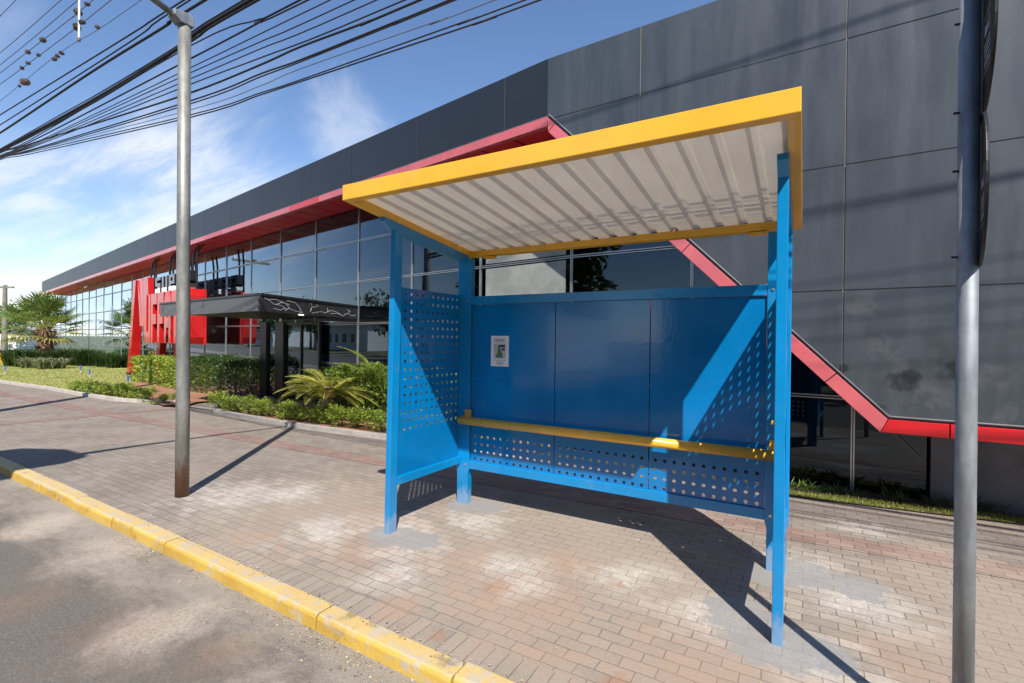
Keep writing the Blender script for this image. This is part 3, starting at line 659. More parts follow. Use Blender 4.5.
lh = b.build('lamp_head', plain('lamp_housing', (.3,.3,.31), .5), lp, bevel=.02)
b = MB(); b.box((-.15,-4.4,LT+.62), (.15,-3.8,LT+.66)); b.build('lens', plain('lamp_lens', (.6,.6,.55), .2), lh)

# ------------------------------------------------------------------ sign post
SPX, SPY = .600, -.440
sp_ = empty('sign_post', (SPX, SPY, 0), 'grey galvanised sign post at right with two round signs seen from the back', 'sign post')
b = MB(); b.tube([(0,0,-.05),(-.003,0,1.2),(-.010,0,2.93)], .0315, 28); b.build('pole', M['galv_clean'], sp_, smooth=True)
red_face = plain('sign_face_red', (.55,.02,.02), .3); white_face = plain('sign_face_white', (.75,.75,.75), .3); stick = plain('sticker_print', (.45,.45,.48), .6)
def road_sign(zc, rad, ang):
    """round plate, back towards us; ang = direction its face looks (degrees from +X)."""
    n = V((math.cos(R(ang)), math.sin(R(ang)), 0)); s_ = V((-n.y, n.x, 0)); c = n*.034+V((-.007,0,zc)); u = V((0,0,1))
    K = 48
    ring = [c+(s_*math.cos(2*PI*k/K)+u*math.sin(2*PI*k/K))*rad for k in range(K)]
    b = MB(); b.prism(ring, n*.004); pl_ = b.build('sign_plate', M['rubber'], sp_)
    b = MB(); K2 = []
    for k in range(K): K2.append(c+n*.0045+(s_*math.cos(2*PI*k/K)+u*math.sin(2*PI*k/K))*(rad-.001))
    b.poly(K2); b.build('sign_face', red_face, pl_, flip=False)
    b = MB(); b.poly([c+n*.0055+(s_*math.cos(2*PI*k/K)+u*math.sin(2*PI*k/K))*rad*.82 for k in range(K)]); b.build('sign_field', white_face, pl_, flip=False)
    # rolled rim
    b = MB(); b.tube([c+(s_*math.cos(2*PI*k/K)+u*math.sin(2*PI*k/K))*(rad-.004)-n*.002 for k in range(K+1)], .004, 6, False); b.build('rim', M['rubber'], pl_)
    for dz in (rad*.30, -rad*.86):
        b = MB(); b.tube([(-.036,-.008,zc+dz), (-.054,-.012,zc+dz)], .0045, 6); b.build('clamp_bolt', M['black'], pl_)
    # printed maker's sticker on the back: rows of small lettering
    so_ = c-n*.0012-s_*(rad*.34)+u*(-rad*.15)
    b = MB()
    def q(a0, a1, z0, z1):
        P = lambda a, z: so_+s_*a+u*z
        b.add([P(a0,z0),P(a1,z0),P(a1,z1),P(a0,z1)], [(0,1,2,3)])
    H, W2 = .20, .075
    for e in (-1, 1): q(e*W2-.0015, e*W2+.0015, -H/2, H/2); q(-W2, W2, e*H/2-.0015, e*H/2+.0015)
    for k, x0 in enumerate((-.05, -.012, .02)): q(x0, x0+.009, .03, .085-.01*k); q(x0+.013, x0+.024, .03, .05+.012*k)
    for z in (.0, -.018, -.036, -.06, -.075):
        x = -.062
        while x < .05: l = random.uniform(.008, .02); q(x, x+l, z-.004, z+.004); x += l+.006
    b.build('sticker', stick, pl_, flip=False)
road_sign(2.115, .276, -9.5); road_sign(2.66, .285, -6.5)

# ------------------------------------------------------------------ supermarket
bd = empty('supermarket_building', (-2.77, 3.588, 0), 'long dark grey supermarket with tinted glass front and red trim along its overhanging upper wall', 'building')
F = V((-2.77, 3.588, 0)); U = V((-.9860, .1667, 0)); NO = V((-.1667, -.9860, 0))
RR = V((.99875, -.05, 0)); MO = V((-.05, -.99875, 0))
BO = -F
def bpart(mb, name, mat, parent=None, **kw):
    if parent is None: return mb.build(name, mat, bd, loc=BO, **kw)
    return mb.build(name, mat, parent, **kw)
LW = lambda s, o, z: F+U*s+NO*o+V((0,0,z))
RW = lambda s, o, z: F+RR*s+MO*o+V((0,0,z))
ov = .765
K = V((-2.8, 2.822, 0))                                     # fold of the upper wall
KL = lambda s, o, z: K+U*s+NO*o+V((0,0,z))
KR = lambda s, o, z: K+RR*s+MO*o+V((0,0,z))
ZT, ZB = 5.17, 4.42; LEN = 42.9; RLEN = 12.0
# upper wall panels, left wing
ss = [0, .74]
while ss[-1] < LEN-.5: ss.append(min(ss[-1]+1.90, LEN))
for i in range(len(ss)-1):
    b = MB(); a, c = ss[i]+.006, ss[i+1]-.006
    if i == 0: a = 0
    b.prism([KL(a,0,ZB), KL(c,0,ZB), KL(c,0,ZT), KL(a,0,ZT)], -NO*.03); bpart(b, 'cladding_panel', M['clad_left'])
b = MB(); b.prism([KL(.02,-.032,ZB+.02), KL(LEN-.02,-.032,ZB+.02), KL(LEN-.02,-.032,ZT-.01), KL(.02,-.032,ZT-.01)], -NO*.05)
# upper wall, right wing: panels clipped by the slanted edge
D0, D1, DZ0, DZ1 = 0.0, 3.53, 4.42, .885
def clip(poly, keep):
    out = []
    for i in range(len(poly)):
        p, q = poly[i], poly[(i+1) % len(poly)]; a, c = keep(p), keep(q)
        if a >= 0: out.append(p)
        if a*c < 0:
            f = a/(a-c); out.append((p[0]+(q[0]-p[0])*f, p[1]+(q[1]-p[1])*f))
    return out
slope = (DZ0-DZ1)/(D1-D0)
ts = [0, 1.22, 3.19, 5.16, 7.13, 9.1, RLEN]; zs = [DZ1, 2.05, 3.22, 4.39, ZT]
for i in range(len(ts)-1):
    for j in range(len(zs)-1):
        g = .006; po = [(ts[i]+(g if i else 0), zs[j]+(g if j else 0)), (ts[i+1]-g, zs[j]+(g if j else 0)), (ts[i+1]-g, zs[j+1]-(g if j < 3 else 0)), (ts[i]+(g if i else 0), zs[j+1]-(g if j < 3 else 0))]
        po = clip(po, lambda p: p[1]-(DZ0-slope*p[0]))
        if len(po) < 3: continue
        jit = random.uniform(-.003, .003)
        b = MB(); b.prism([KR(p[0], jit if i else 0, p[1]) for p in po], -MO*.03); bpart(b, 'cladding_panel', M['clad'])
bb = clip([(.02, DZ1+.01), (RLEN-.02, DZ1+.01), (RLEN-.02, ZT-.01), (.02, ZT-.01)], lambda p: p[1]-(DZ0+.02-slope*p[0]))
b.v = []; b.f = []
b.prism([KR(p[0], -.008, p[1]) for p in bb], -MO*.018)
b.prism([KL(.04,-.008,ZB+.02), KL(LEN-.02,-.008,ZB+.02), KL(LEN-.02,-.008,ZT-.01), KL(.04,-.008,ZT-.01)], -NO*.018)
bpart(b, 'joint_backing', M['backing'])
# thin grey flashing between trim and panels
# red trim: short pieces along the left wing, down the slant, along the bottom
TW = .125
def trim(p0, p1, q0, q1, nrm, mat='red'):
    b = MB(); b.prism([p0, p1, q1, q0], -nrm*.075); bpart(b, 'red_trim', M[mat], bevel=.004)
pr = 0.0; step = 1.27; s = 0.0; i = 0
while s < LEN:
    e = min(s+(.62 if i == 0 else step), LEN)
    g0 = 0 if i == 0 else .004
    # the first piece is mitred against the slant
    trim(KL(s+g0, .022, ZB-TW), KL(e-.004, .022, ZB-TW), KL(s+g0 if i else 0, .022, ZB-.004), KL(e-.004, .022, ZB-.004), NO, 'red' if i == 5 or i in (9, 14) else 'red_faded')
    s = e; i += 1
dv = V((D1-D0, DZ1-DZ0)).normalized(); pn = V((dv.y, -dv.x)); pn = pn if pn.y < 0 else -pn     # in-plane normal, pointing down-left
dl = (V((D1,DZ1))-V((D0,DZ0))).length
cuts = [0.0, .16, 1.35, 2.55, 3.75, dl-.55, dl]
cuts = sorted(set(c for c in cuts if c <= dl))
# outer corners of the slant strip
lowL = V((D0, DZ0))+V((0, -TW-.0)); lowR = V((D1, DZ1))+V((.05, -TW))
for a, c in zip(cuts[:-1], cuts[1:]):
    A = V((D0,DZ0))+dv*(a+.004); B = V((D0,DZ0))+dv*(c-.004)
    A2 = A+pn*TW; B2 = B+pn*TW
    if a == 0: A = V((0, DZ0)); A2 = V((-.0, DZ0-TW*1.35))+V((.02,0))
    if c == dl: B = V((D1,DZ1)); B2 = V((D1+.0, DZ1-.0))+pn*TW+dv*.05
    trim(KR(A2.x, .022, A2.y), KR(B2.x, .022, B2.y), KR(A.x, .022, A.y-.003), KR(B.x, .022, B.y-.003), MO, 'red_faded')
tb = [D1, D1+.42, D1+1.7, D1+2.95, D1+4.2, D1+5.5, RLEN]
e2 = V((D1, DZ1))+pn*TW+dv*.05
for i in range(len(tb)-1):
    a, c = tb[i]+.004, tb[i+1]-.004
    a2 = e2.x+.004 if i == 0 else a
    trim(KR(a2, .022, e2.y), KR(c, .022, e2.y), KR(a, .022, DZ1-.004), KR(c, .022, DZ1-.004), MO)
b = MB(); b.tube([KR(0.03,.012,DZ0+.02), KR(D1+.01,.012,DZ1+.022), KR(RLEN,.012,DZ1+.022)], .008, 6); bpart(b, 'flashing', M['flash'])
b = MB(); b.tube([KL(0.0,.006,ZB+.008), KL(LEN,.006,ZB+.008)], .008, 6); bpart(b, 'flashing', M['flash'])
# soffit: red boards under the overhang, returning down the slant
zS = ZB-TW+.012
b = MB(); w_ = .30; s = -.098; 
while s < LEN-.1:
    e = min(s+.62, LEN)
    b.prism([LW(s+.02, ov-.055, zS), LW(e-.02, ov-.055, zS), LW(e-.02, .0, zS), LW(s+.02, .0, zS)], (0,0,.02)); s = e
sf = bpart(b, 'soffit', M['red_matte'])
b = MB(); A = V((D0,DZ0-.14)); B = V((e2.x, e2.y+.006))
b.prism([KR(A.x+.02,-.054,A.y), KR(B.x,-.054,B.y), KR(B.x,-ov,B.y), KR(A.x+.02,-ov,A.y)], (.012,0,.012)); bpart(b, 'slanted_reveal', M['red_matte'])
b = MB(); b.prism([KR(B.x,-.054,B.y), KR(RLEN,-.054,B.y), KR(RLEN,-ov,B.y), KR(B.x,-ov,B.y)], (0,0,.012)); bpart(b, 'bottom_reveal', M['red_matte'])
# glazing: bay by bay
bw = 1.785; nb_ = 24
TZ = [.0, .98, 1.86, 2.74, 3.60, zS]
def bay(P, Nn, s0, s1, zlist, name='window', blind=None):
    b = MB()
    for j in range(len(zlist)-1):
        tl = random.uniform(-.004, .004)
        pts_ = [P(s0+.02,tl,zlist[j]+.02), P(s1-.02,-tl,zlist[j]+.02), P(s1-.02,-tl,zlist[j+1]-.02), P(s0+.02,tl,zlist[j+1]-.02)]
        b.poly(pts_ if (pts_[1]-pts_[0]).cross(pts_[2]-pts_[0]).dot(Nn) > 0 else pts_[::-1])
    g = bpart(b, name, M['glass'], flip=False)
    b = MB()
    for sgn in (-.011, .011):
        if s0+sgn >= -.001: b.bar(P(s0+sgn+.0, .008, zlist[0]), P(s0+sgn, .008, zlist[-1]-.002), .013, .024, up=Nn)
    for z in zlist[1:-1]:
        for dz in (-.014, .014): b.bar(P(s0+.02,.008,z+dz), P(s1-.02,.008,z+dz), .012, .024, up=Nn)
    f = b.build('frame', M['alu'], g)
    return g
for i in range(nb_):
    bay(LW, NO, i*bw, (i+1)*bw, TZ)
for i in range(2):
    bay(RW, MO, i*1.65, (i+1)*1.65, TZ)
bay(RW, MO, 3.30, 3.92, TZ[:3])
b = MB(); b.prism([RW(3.93,.03,-.05), RW(RLEN,.03,-.05), RW(RLEN,.03,1.5), RW(3.93,.03,1.5)], -MO*.2); bpart(b, 'plinth_wall', M['grey_wall'])
b = MB(); b.bar(RW(3.45,.06,.86), RW(3.86,.06,.42), .03, .03); b.bar(RW(3.92,.06,0), RW(3.92,.06,.8), .03, .03); bpart(b, 'brace', plain('brace_grey', (.09,.09,.095), .5))
# pale blind of the room inside, set outside the dark glass to show bright
b = MB(); b.prism([LW(.10,.007,1.90), LW(bw-.12,.007,1.90), LW(bw-.12,.007,2.70), LW(.10,.007,2.70)], NO*.002); b.prism([LW(.10,.007,2.78), LW(bw-.12,.007,2.78), LW(bw-.12,.007,3.56), LW(.10,.007,3.56)], NO*.002)
bpart(b, 'window_film', M['film'])
# inside: floor, back wall, ceiling, a leaning white column and counters
DP = 6.0
def strip_poly(z, o0, o1): return [LW(LEN,-o0,z), LW(0,-o0,z), RW(RLEN,-o0,z), RW(RLEN,-o1,z), LW(0,-o1,z)+V((0,.0,0)), LW(LEN,-o1,z)]
b = MB(); b.poly(strip_poly(.004, .05, DP)); bpart(b, 'interior_floor', M['interior_floor'])
b = MB(); b.poly(strip_poly(4.30, .05, DP)); bpart(b, 'ceiling', M['dark_interior'])
b = MB(); b.poly([LW(LEN,-DP,0), LW(0,-DP,0), LW(0,-DP,4.3), LW(LEN,-DP,4.3)]); b.poly([LW(0,-DP,0), RW(RLEN,-DP,0), RW(RLEN,-DP,4.3), LW(0,-DP,4.3)]); bpart(b, 'interior_wall', M['interior_wood'])
b = MB(); b.prism([LW(4.7,-.9,0), LW(4.25,-.9,0), LW(4.55,-.9,4.28), LW(5.0,-.9,4.28)], -NO*.3); bpart(b, 'leaning_column', M['white'])
for s in (10.2, 13.2, 19.0):
    b = MB(); b.prism([LW(s,-2.6,0), LW(s+1.4,-2.6,0), LW(s+1.4,-2.6,1.0), LW(s,-2.6,1.0)], -NO*.6); bpart(b, 'checkout_counter', M['white'])
# shell: roof, end and rear walls
b = MB(); zz = ZT-.12
b.poly([KL(LEN-.05,-.1,zz), KL(.05,-.1,zz), KR(RLEN-.05,-.1,zz), RW(RLEN-.05,-14,zz), LW(LEN-.05,-14,zz)]); bpart(b, 'roof', M['roof'])
b = MB(); b.prism([LW(LEN-.06,-.1,0), LW(LEN-.06,-14,0), LW(LEN-.06,-14,ZT-.2), LW(LEN-.06,-.1,ZT-.2)], U*.05); b.prism([RW(RLEN-.06,-.1,0), RW(RLEN-.06,-14,0), RW(RLEN-.06,-14,ZT-.2), RW(RLEN-.06,-.1,ZT-.2)], RR*.05)
b.prism([LW(LEN-.1,-14,0), RW(RLEN-.1,-14,0), RW(RLEN-.1,-14,ZT-.2), LW(LEN-.1,-14,ZT-.2)], (0,.05,0)); bpart(b, 'outer_wall', M['grey_wall'])
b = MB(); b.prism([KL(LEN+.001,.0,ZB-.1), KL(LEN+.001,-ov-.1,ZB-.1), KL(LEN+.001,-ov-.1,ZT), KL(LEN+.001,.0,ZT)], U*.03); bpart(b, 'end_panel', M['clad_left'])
# entrance doors under the canopy
for s0, s1 in ((9.36, 9.72), (8.40, 8.85)):
    b = MB(); b.prism([LW(s0,.05,0), LW(s1,.05,0), LW(s1,.05,1.94), LW(s0,.05,1.94)], NO*.12); bpart(b, 'door_post', M['black'], bevel=.006)
b = MB(); b.poly([LW(8.87,.11,.05), LW(9.34,.11,.05), LW(9.34,.11,1.9), LW(8.87,.11,1.9)][::-1]); dr = bpart(b, 'door', M['glass'], flip=False)
b = MB(); b.poly([LW(6.75,.10,.05), LW(8.38,.10,.05), LW(8.38,.10,1.9), LW(6.75,.10,1.9)][::-1]); dr = bpart(b, 'door', M['glass'], flip=False)
b = MB(); 
for s in (6.72, 7.56): b.prism([LW(s,.08,0), LW(s+.06,.08,0), LW(s+.06,.08,1.92), LW(s,.08,1.92)], NO*.05)
b.prism([LW(6.79,.08,1.86), LW(7.55,.08,1.86), LW(7.55,.08,1.92), LW(6.79,.08,1.92)], NO*.05); b.prism([LW(7.63,.08,1.86), LW(8.39,.08,1.86), LW(8.39,.08,1.92), LW(7.63,.08,1.92)], NO*.05)
b.build('door_frame', M['black'], dr)
b = MB(); b.box((-11.6,3.9,.005), (-10.8,4.7,.02)); o = b.build('door_mat', plain('red_mat', (.22,.03,.03), .9)); tag(o, 'dull red door mat in front of the supermarket entrance', 'mat')
# canopy
cA, cB, cC = V((-11.5,2.30,0)), V((-7.25,1.76,0)), V((-8.06,4.44,0)); cD = cA+(cC-cB)
z0, z1 = 1.955, 2.23
cm = paint('canopy_grey', (.095,.097,.10), .35, .15, 0, dirtamt=.12)
b = MB(); b.prism([p+V((0,0,z0+.06)) for p in (cA, cB, cC, cD)], (0,0,z1-z0-.08)); cn = bpart(b, 'entrance_canopy', M['black'])
def skirt(p, q, mat, nm, parent, c0=.0):
    d = (q-p).normalized(); n = V((d.y, -d.x, 0)); b = MB(); b.prism([p+d*c0+n*.003+V((0,0,z0)), q+n*.003+V((0,0,z0)), q+n*.003+V((0,0,z1-.035)), p+d*c0+n*.003+V((0,0,z1-.035))], n*.02)
    o = b.build(nm, mat, parent); return d, n
d1, nn1 = skirt(cA, cB, cm, 'fascia', cn)
d2, nn2 = skirt(cB, cC, plain('canopy_side', (.035,.035,.037), .4), 'fascia', cn)
b = MB()
for p, q, n in ((cA, cB, nn1), (cB, cC, nn2)): b.prism([p+V((0,0,z1-.03))-n*.02, q+V((0,0,z1-.03))-n*.02, q+V((0,0,z1-.03))+n*.035, p+V((0,0,z1-.03))+n*.035], (0,0,.035))
b.build('edge_strip', plain('edge_dark', (.045,.045,.048), .35, .4), cn)
# white line drawing on the side of the canopy
b = MB(); Lc = (cC-cB).length
def pc(u, v): return cB+d2*(u*Lc)+nn2*.026+V((0,0,z0+.02+v*(z1-z0-.075)))
lines = [[(.03,.95),(.07,.80),(.10,.55),(.16,.50),(.22,.2)],[(.05,.85),(.12,.95),(.20,.70),(.24,.35),(.20,.1)],[(.12,.5),(.17,.75),(.24,.62)],[(.22,.95),(.29,.85),(.33,.5),(.35,.1)],[(.1,.2),(.16,.1),(.2,.3)],[(.24,.3),(.3,.12),(.36,.05)],
         [(.44,.95),(.46,.6),(.52,.75),(.50,.9)],[(.44,.2),(.45,.6)],[(.46,.1),(.55,.3),(.60,.2)],[(.60,.25),(.66,.5),(.72,.42),(.78,.2)],[(.62,.7),(.63,.3)],[(.66,.2),(.74,.28),(.82,.05)],[(.82,.2),(.87,.38),(.92,.15),(.97,.3)],[(.86,.75),(.9,.6),(.88,.5)]]
for ln_i, ln in enumerate(lines):
    if ln_i == 6:
        WL = plain('white_line', (.5,.5,.5), .6); b.build('white_line_drawing', WL, cn); b = MB()
    for p, q in zip(ln[:-1], ln[1:]):
        pa, pb = pc(*p), pc(*q); b.bar(pa, pb, .0075, .004, up=nn2)
b.build('white_line_drawing', WL, cn)
t = MT('lamp_glow'); t.set(color=(1,1,1)); t.b.inputs['Emission Color'].default_value = (1,.96,.88,1); t.b.inputs['Emission Strength'].default_value = 3
for u, v in ((.35,.62),):
    p = cB+(cA-cB)*u*.6+(cC-cB)*v+V((0,0,z0+.045)); b = MB(); b.tube([p, p+V((0,0,.014))], .05, 12); b.build('downlight', t.m, cn)

# ------------------------------------------------------------------ store sign
sg = empty('store_sign', tuple(LW(18,.75,0)), 'big red block letter sign on slanted red leg with hangers under the roof overhang', 'sign')
SO = -LW(18,.75,0)
# letters as convex pieces on a unit cell (x right, y up)
GL = {'U': [[(0,.0),(.3,0),(.3,1),(0,1)],[(.3,0),(.7,0),(.7,.22),(.3,.22)],[(.7,0),(1,0),(1,1),(.7,1)]],
      'F': [[(0,0),(.32,0),(.32,1),(0,1)],[(.32,.78),(1,.78),(1,1),(.32,1)],[(.32,.38),(.85,.38),(.85,.58),(.32,.58)]],
      'A': [[(0,0),(.3,0),(.3,.86),(.2,1),(0,.82)],[(.7,0),(1,0),(1,.82),(.8,1),(.7,.86)],[(.3,.74),(.7,.74),(.7,1),(.3,1)],[(.3,.3),(.7,.3),(.7,.5),(.3,.5)]],
      'T': [[(.34,0),(.66,0),(.66,.78),(.34,.78)],[(0,.78),(1,.78),(1,1),(0,1)]],
      'O': [[(0,.12),(.12,0),(.3,0),(.3,1),(.12,1),(0,.88)],[(.7,0),(.88,0),(1,.12),(1,.88),(.88,1),(.7,1)],[(.3,0),(.7,0),(.7,.22),(.3,.22)],[(.3,.78),(.7,.78),(.7,1),(.3,1)]],
      'S': [[(0,0),(1,0),(1,.2),(0,.2)],[(.7,.2),(1,.2),(1,.6),(.7,.6)],[(0,.4),(.7,.4),(.7,.6),(0,.6)],[(0,.6),(.3,.6),(.3,.8),(0,.8)],[(0,.8),(1,.8),(1,1),(0,1)]],
      'P': [[(0,0),(.3,0),(.3,1),(0,1)],[(.3,.8),(1,.8),(1,1),(.3,1)],[(.7,.58),(1,.58),(1,.8),(.7,.8)],[(.3,.38),(1,.38),(1,.58),(.3,.58)]],
      'E': [[(0,0),(.3,0),(.3,1),(0,1)],[(.3,0),(1,0),(1,.2),(.3,.2)],[(.3,.4),(.85,.4),(.85,.6),(.3,.6)],[(.3,.8),(1,.8),(1,1),(.3,1)]],
      'R': [[(0,0),(.3,0),(.3,1),(0,1)],[(.3,.8),(1,.8),(1,1),(.3,1)],[(.7,.58),(1,.58),(1,.8),(.7,.8)],[(.3,.38),(1,.38),(1,.58),(.3,.58)],[(.7,0),(1,0),(.85,.38),(.55,.38)]]}
def letter(ch, sl, sr, zb, zt, mat, dep=.45, face=None, nm='letter'):
    b = MB()
    for pc_ in GL[ch]:
        b.prism([LW(sl-(sl-sr)*x, .55, zb+(zt-zb)*y) for x, y in pc_], NO*dep)
    o = b.build(nm, mat, sg, loc=SO)
    if face:
        b = MB()
        for pc_ in GL[ch]: b.prism([LW(sl-(sl-sr)*x, .55+dep+.001, zb+(zt-zb)*y) for x, y in pc_], NO*.012)
        b.build('face', face, o)
    return o
sl = 16.95; lw = .64
for ch in 'UFFATO':
    letter(ch, sl, sl-lw, 1.32, 2.95, M['redsign']); sl -= lw+.085
# the M, leaning, with one leg carried down to the lawn
b = MB()
MP = [[(22.75,0),(22.45,0),(21.75,3.62),(22.05,3.62)], [(21.55,3.6),(21.25,1.9),(21.0,1.9),(21.25,2.9)], [(20.95,3.62),(21.35,3.62),(21.0,1.9),(20.75,1.9)], [(20.75,1.32),(20.20,1.32),(20.45,3.62),(20.93,3.62)]]
for k, pc_ in enumerate(MP): b.prism([LW(17.0+(s-20.2)*1.157, .55+.003*k, z) for s, z in pc_], NO*(.30-.006*k))
b.build('letter', M['redsign'], sg, loc=SO)
b = MB(); b.prism([LW(17.9,.25,0), LW(17.6,.25,0), LW(17.2,.25,1.7), LW(17.5,.25,1.7)], NO*.2); b.build('rear_leg', M['redsign'], sg, loc=SO)
b = MB(); b.prism([LW(20.0,.52,0), LW(19.55,.52,0), LW(19.55,.52,.12), LW(20.0,.52,.12)], NO*.36); b.build('leg_shoe', M['black'], sg, loc=SO)
b = MB(); b.prism([LW(16.97,.47,1.30), LW(12.70,.47,1.30), LW(12.70,.47,2.965), LW(16.97,.47,2.965)], NO*.075); b.build('back_plate', M['redsign'], sg, loc=SO)
sl = 16.7
for ch in 'SUPER':
    lo_ = letter(ch, sl, sl-.54, 3.05, 3.55, M['black'], .2, M['letter_face'])
    b = MB(); b.prism([LW(sl-.04,.53,2.985), LW(sl-.50,.53,2.985), LW(sl-.50,.53,3.17), LW(sl-.04,.53,3.17)], NO*.26); b.build('letter_base', M['white'], lo_, bevel=.03); sl -= .74  # white block across the lower part of each letter
for s in (17.6, 17.2, 15.5, 15.15, 13.3, 12.95):
    b = MB(); b.tube([LW(s,.66,2.8), LW(s,.66,zS-.35), LW(s-.05,.62,zS-.15), LW(s-.2,.55,zS-.001)], .030, 8); b.build('hanger', M['black'], sg, loc=SO)

# ------------------------------------------------------------------ vegetation
def rnd_dir(): 
    while True:
        v = V((random.uniform(-1,1), random.uniform(-1,1), random.uniform(-1,1)))
        if .05 < v.length < 1: return v.normalized()
def shrub_mesh(n, rx, ry, h, lsz, seed):
    random.seed(seed); lf = MB(); tw = MB()
    for k in range(9):
        a = random.uniform(0, 2*PI); e = V((math.cos(a)*rx*.7, math.sin(a)*ry*.7, h*random.uniform(.6, .95)))
        tw.tube([(0,0,0), e*.5+V((0,0,h*.1)), e], [.008,.006,.003], 5)
    cl = [(V((random.uniform(-.6,.6)*rx, random.uniform(-.6,.6)*ry, h*random.uniform(.3,.75))), random.uniform(.35,.6)) for _ in range(9)]
    for i in range(n):
        c, r = random.choice(cl); d = rnd_dir(); q = r*random.random()**.4
        p = c+V((d.x*rx*q, d.y*ry*q, d.z*h*.55*q)); p.z = max(.02, p.z)
        dd = (d+V((0,0,.5))+rnd_dir()*.6); lf.leaf(p, dd, rnd_dir(), lsz*random.uniform(.6,1.3), lsz*random.uniform(.3,.55))
    return lf, tw
proto = []
for k in range(4):
    lf, tw = shrub_mesh(760, .24, .24, .40, .052, 40+k)
    r = empty('shrub', (0,0,0), '', 'shrub'); lf.build('foliage', M['leaf_lime'], r, flip=False); tw.build('stem', M['twig'], r); proto.append(r)
used = [False]*4
def place_shrub(p, lab, sc, grp):
    k = random.randrange(4); rz = random.uniform(0, 6)
    s = (sc*random.uniform(.9,1.15), sc*random.uniform(.9,1.15), sc*random.uniform(.85,1.15))
    if not used[k]:
        used[k] = True; o = proto[k]; o.location = p; o.rotation_euler = (0,0,rz); o.scale = s; o['label'] = lab
    else: o = copy_thing(proto[k], p, rz, lab, s)
    o['group'] = grp; return o
random.seed(5)
ordn = ['first','second','third','fourth','fifth','sixth','seventh','eighth','ninth','tenth','eleventh','twelfth','thirteenth','fourteenth']
row = [(135,250),(185,260),(230,265),(290,275),(345,280),(400,285),(455,300),(515,305),(590,315),(660,320),(735,335),(815,340),(890,350),(945,360)]
for i, (x, y) in enumerate(row):
    p = at_z(190+x/4.876, 360+y/4.876-2, .05)
    lab = ('light green low shrub at the rounded left tip of the planting bed' if i == 0 else 'light green low shrub nearest the bus shelter in the row behind the bed kerb' if i == 13 else f'light green low shrub, {ordn[i]} from the rounded left tip of the planting bed')
    place_shrub(p, lab, .86, 'low shrubs in a row along the planting bed kerb')
for i in range(9):
    f = i/8; p = at_z(75+f*72, 391+f*9.5, .04)
    lab = ('low green shrub at the lawn end, farthest left of the small row' if i == 0 else 'low green shrub at the soil end of the small row on the lawn edge' if i == 8 else f'low green shrub on the lawn edge, {ordn[i]} from the left of its row')
    place_shrub(p, lab, .82, 'low shrubs in a row along the lawn edge')
for i, (x, y) in enumerate([(-4.85,2.98),(-4.4,3.02),(-3.95,3.05),(-3.5,3.08),(-3.1,3.12)]):
    place_shrub(V((x, y, .05)), f'green low shrub glimpsed through the holes of the shelter, {ordn[i]} from the left', .95, 'low shrubs behind the shelter panels')
place_shrub(at_z(163.5, 402.5, .05), 'small round shrub alone on the red soil, left of the lamp post', .62, 'lone shrubs on the red soil')
place_shrub(at_z(172.5, 400.5, .05), 'small round shrub on the red soil, close beside the lamp post', .5, 'lone shrubs on the red soil')
for k in range(4):
    if not used[k]:
        for ch in list(proto[k].children): bpy.data.objects.remove(ch)
        bpy.data.objects.remove(proto[k])
def hedge(p, q, wid, h, n, mat, lab, lsz=.07, grp=None):
    p, q = V(p), V(q); d = q-p; ln = d.length; d.normalize(); s_ = V((-d.y, d.x, 0))
    r = empty('hedge', tuple((p+q)/2), lab, 'hedge', grp); o = -(p+q)/2
    b = MB(); tw = MB()
    for i in range(n):
        u = random.random(); v = random.uniform(-1, 1); z = random.random()
        # shell biased
        m_ = random.random()
        if m_ < .45: z = 1-random.random()**2*.18
        elif m_ < .8: v = math.copysign(1-random.random()**2*.25, v)
        bul = 1+.07*math.sin(u*ln*3.1+p.x)+.05*math.sin(u*ln*7.3+1)
        pos = p+d*u*ln+s_*v*wid/2*bul+V((0,0,.04+z*h*bul))
        out = s_*v*.8+V((0,0,z*1.0))+rnd_dir()*.8
        b.leaf(pos, out, rnd_dir(), lsz*random.uniform(.6,1.3), lsz*random.uniform(.35,.6))
    tw.tube([p+d*.1+V((0,0,.03)), (p+q)/2+V((0,0,.03)), q-d*.1+V((0,0,.03))], .012, 5)      # low layered limb the stems rise from
    for i in range(int(ln*5)):
        a = p+d*random.random()*ln
        tw.tube([a, a+V((random.uniform(-.1,.1), random.uniform(-.1,.1), h*.9))], [.014,.005], 5)
    b.build('foliage', mat, r, loc=o, flip=False); tw.build('stem', M['twig'], r, loc=o)
    return r
hedge((-19.1,5.32,.03), (-14.75,4.7,.03), .9, .72, 7500, M['leaf_lime'], 'bright green clipped hedge below the red letter sign', .09)
hedge((-14.5,4.62,.03), (-12.25,4.55,.03), .8, .86, 4200, M['leaf_dark'], 'dark green clipped hedge beside the black door posts', .075)  # canopy shade put into the colour by using the dark leaf
hedge((-8.3,4.15,.05), (-4.3,3.45,.05), .8, .84, 9000, M['leaf_mid'], 'tall leafy hedge behind the sago palm, left of the bus shelter', .085)
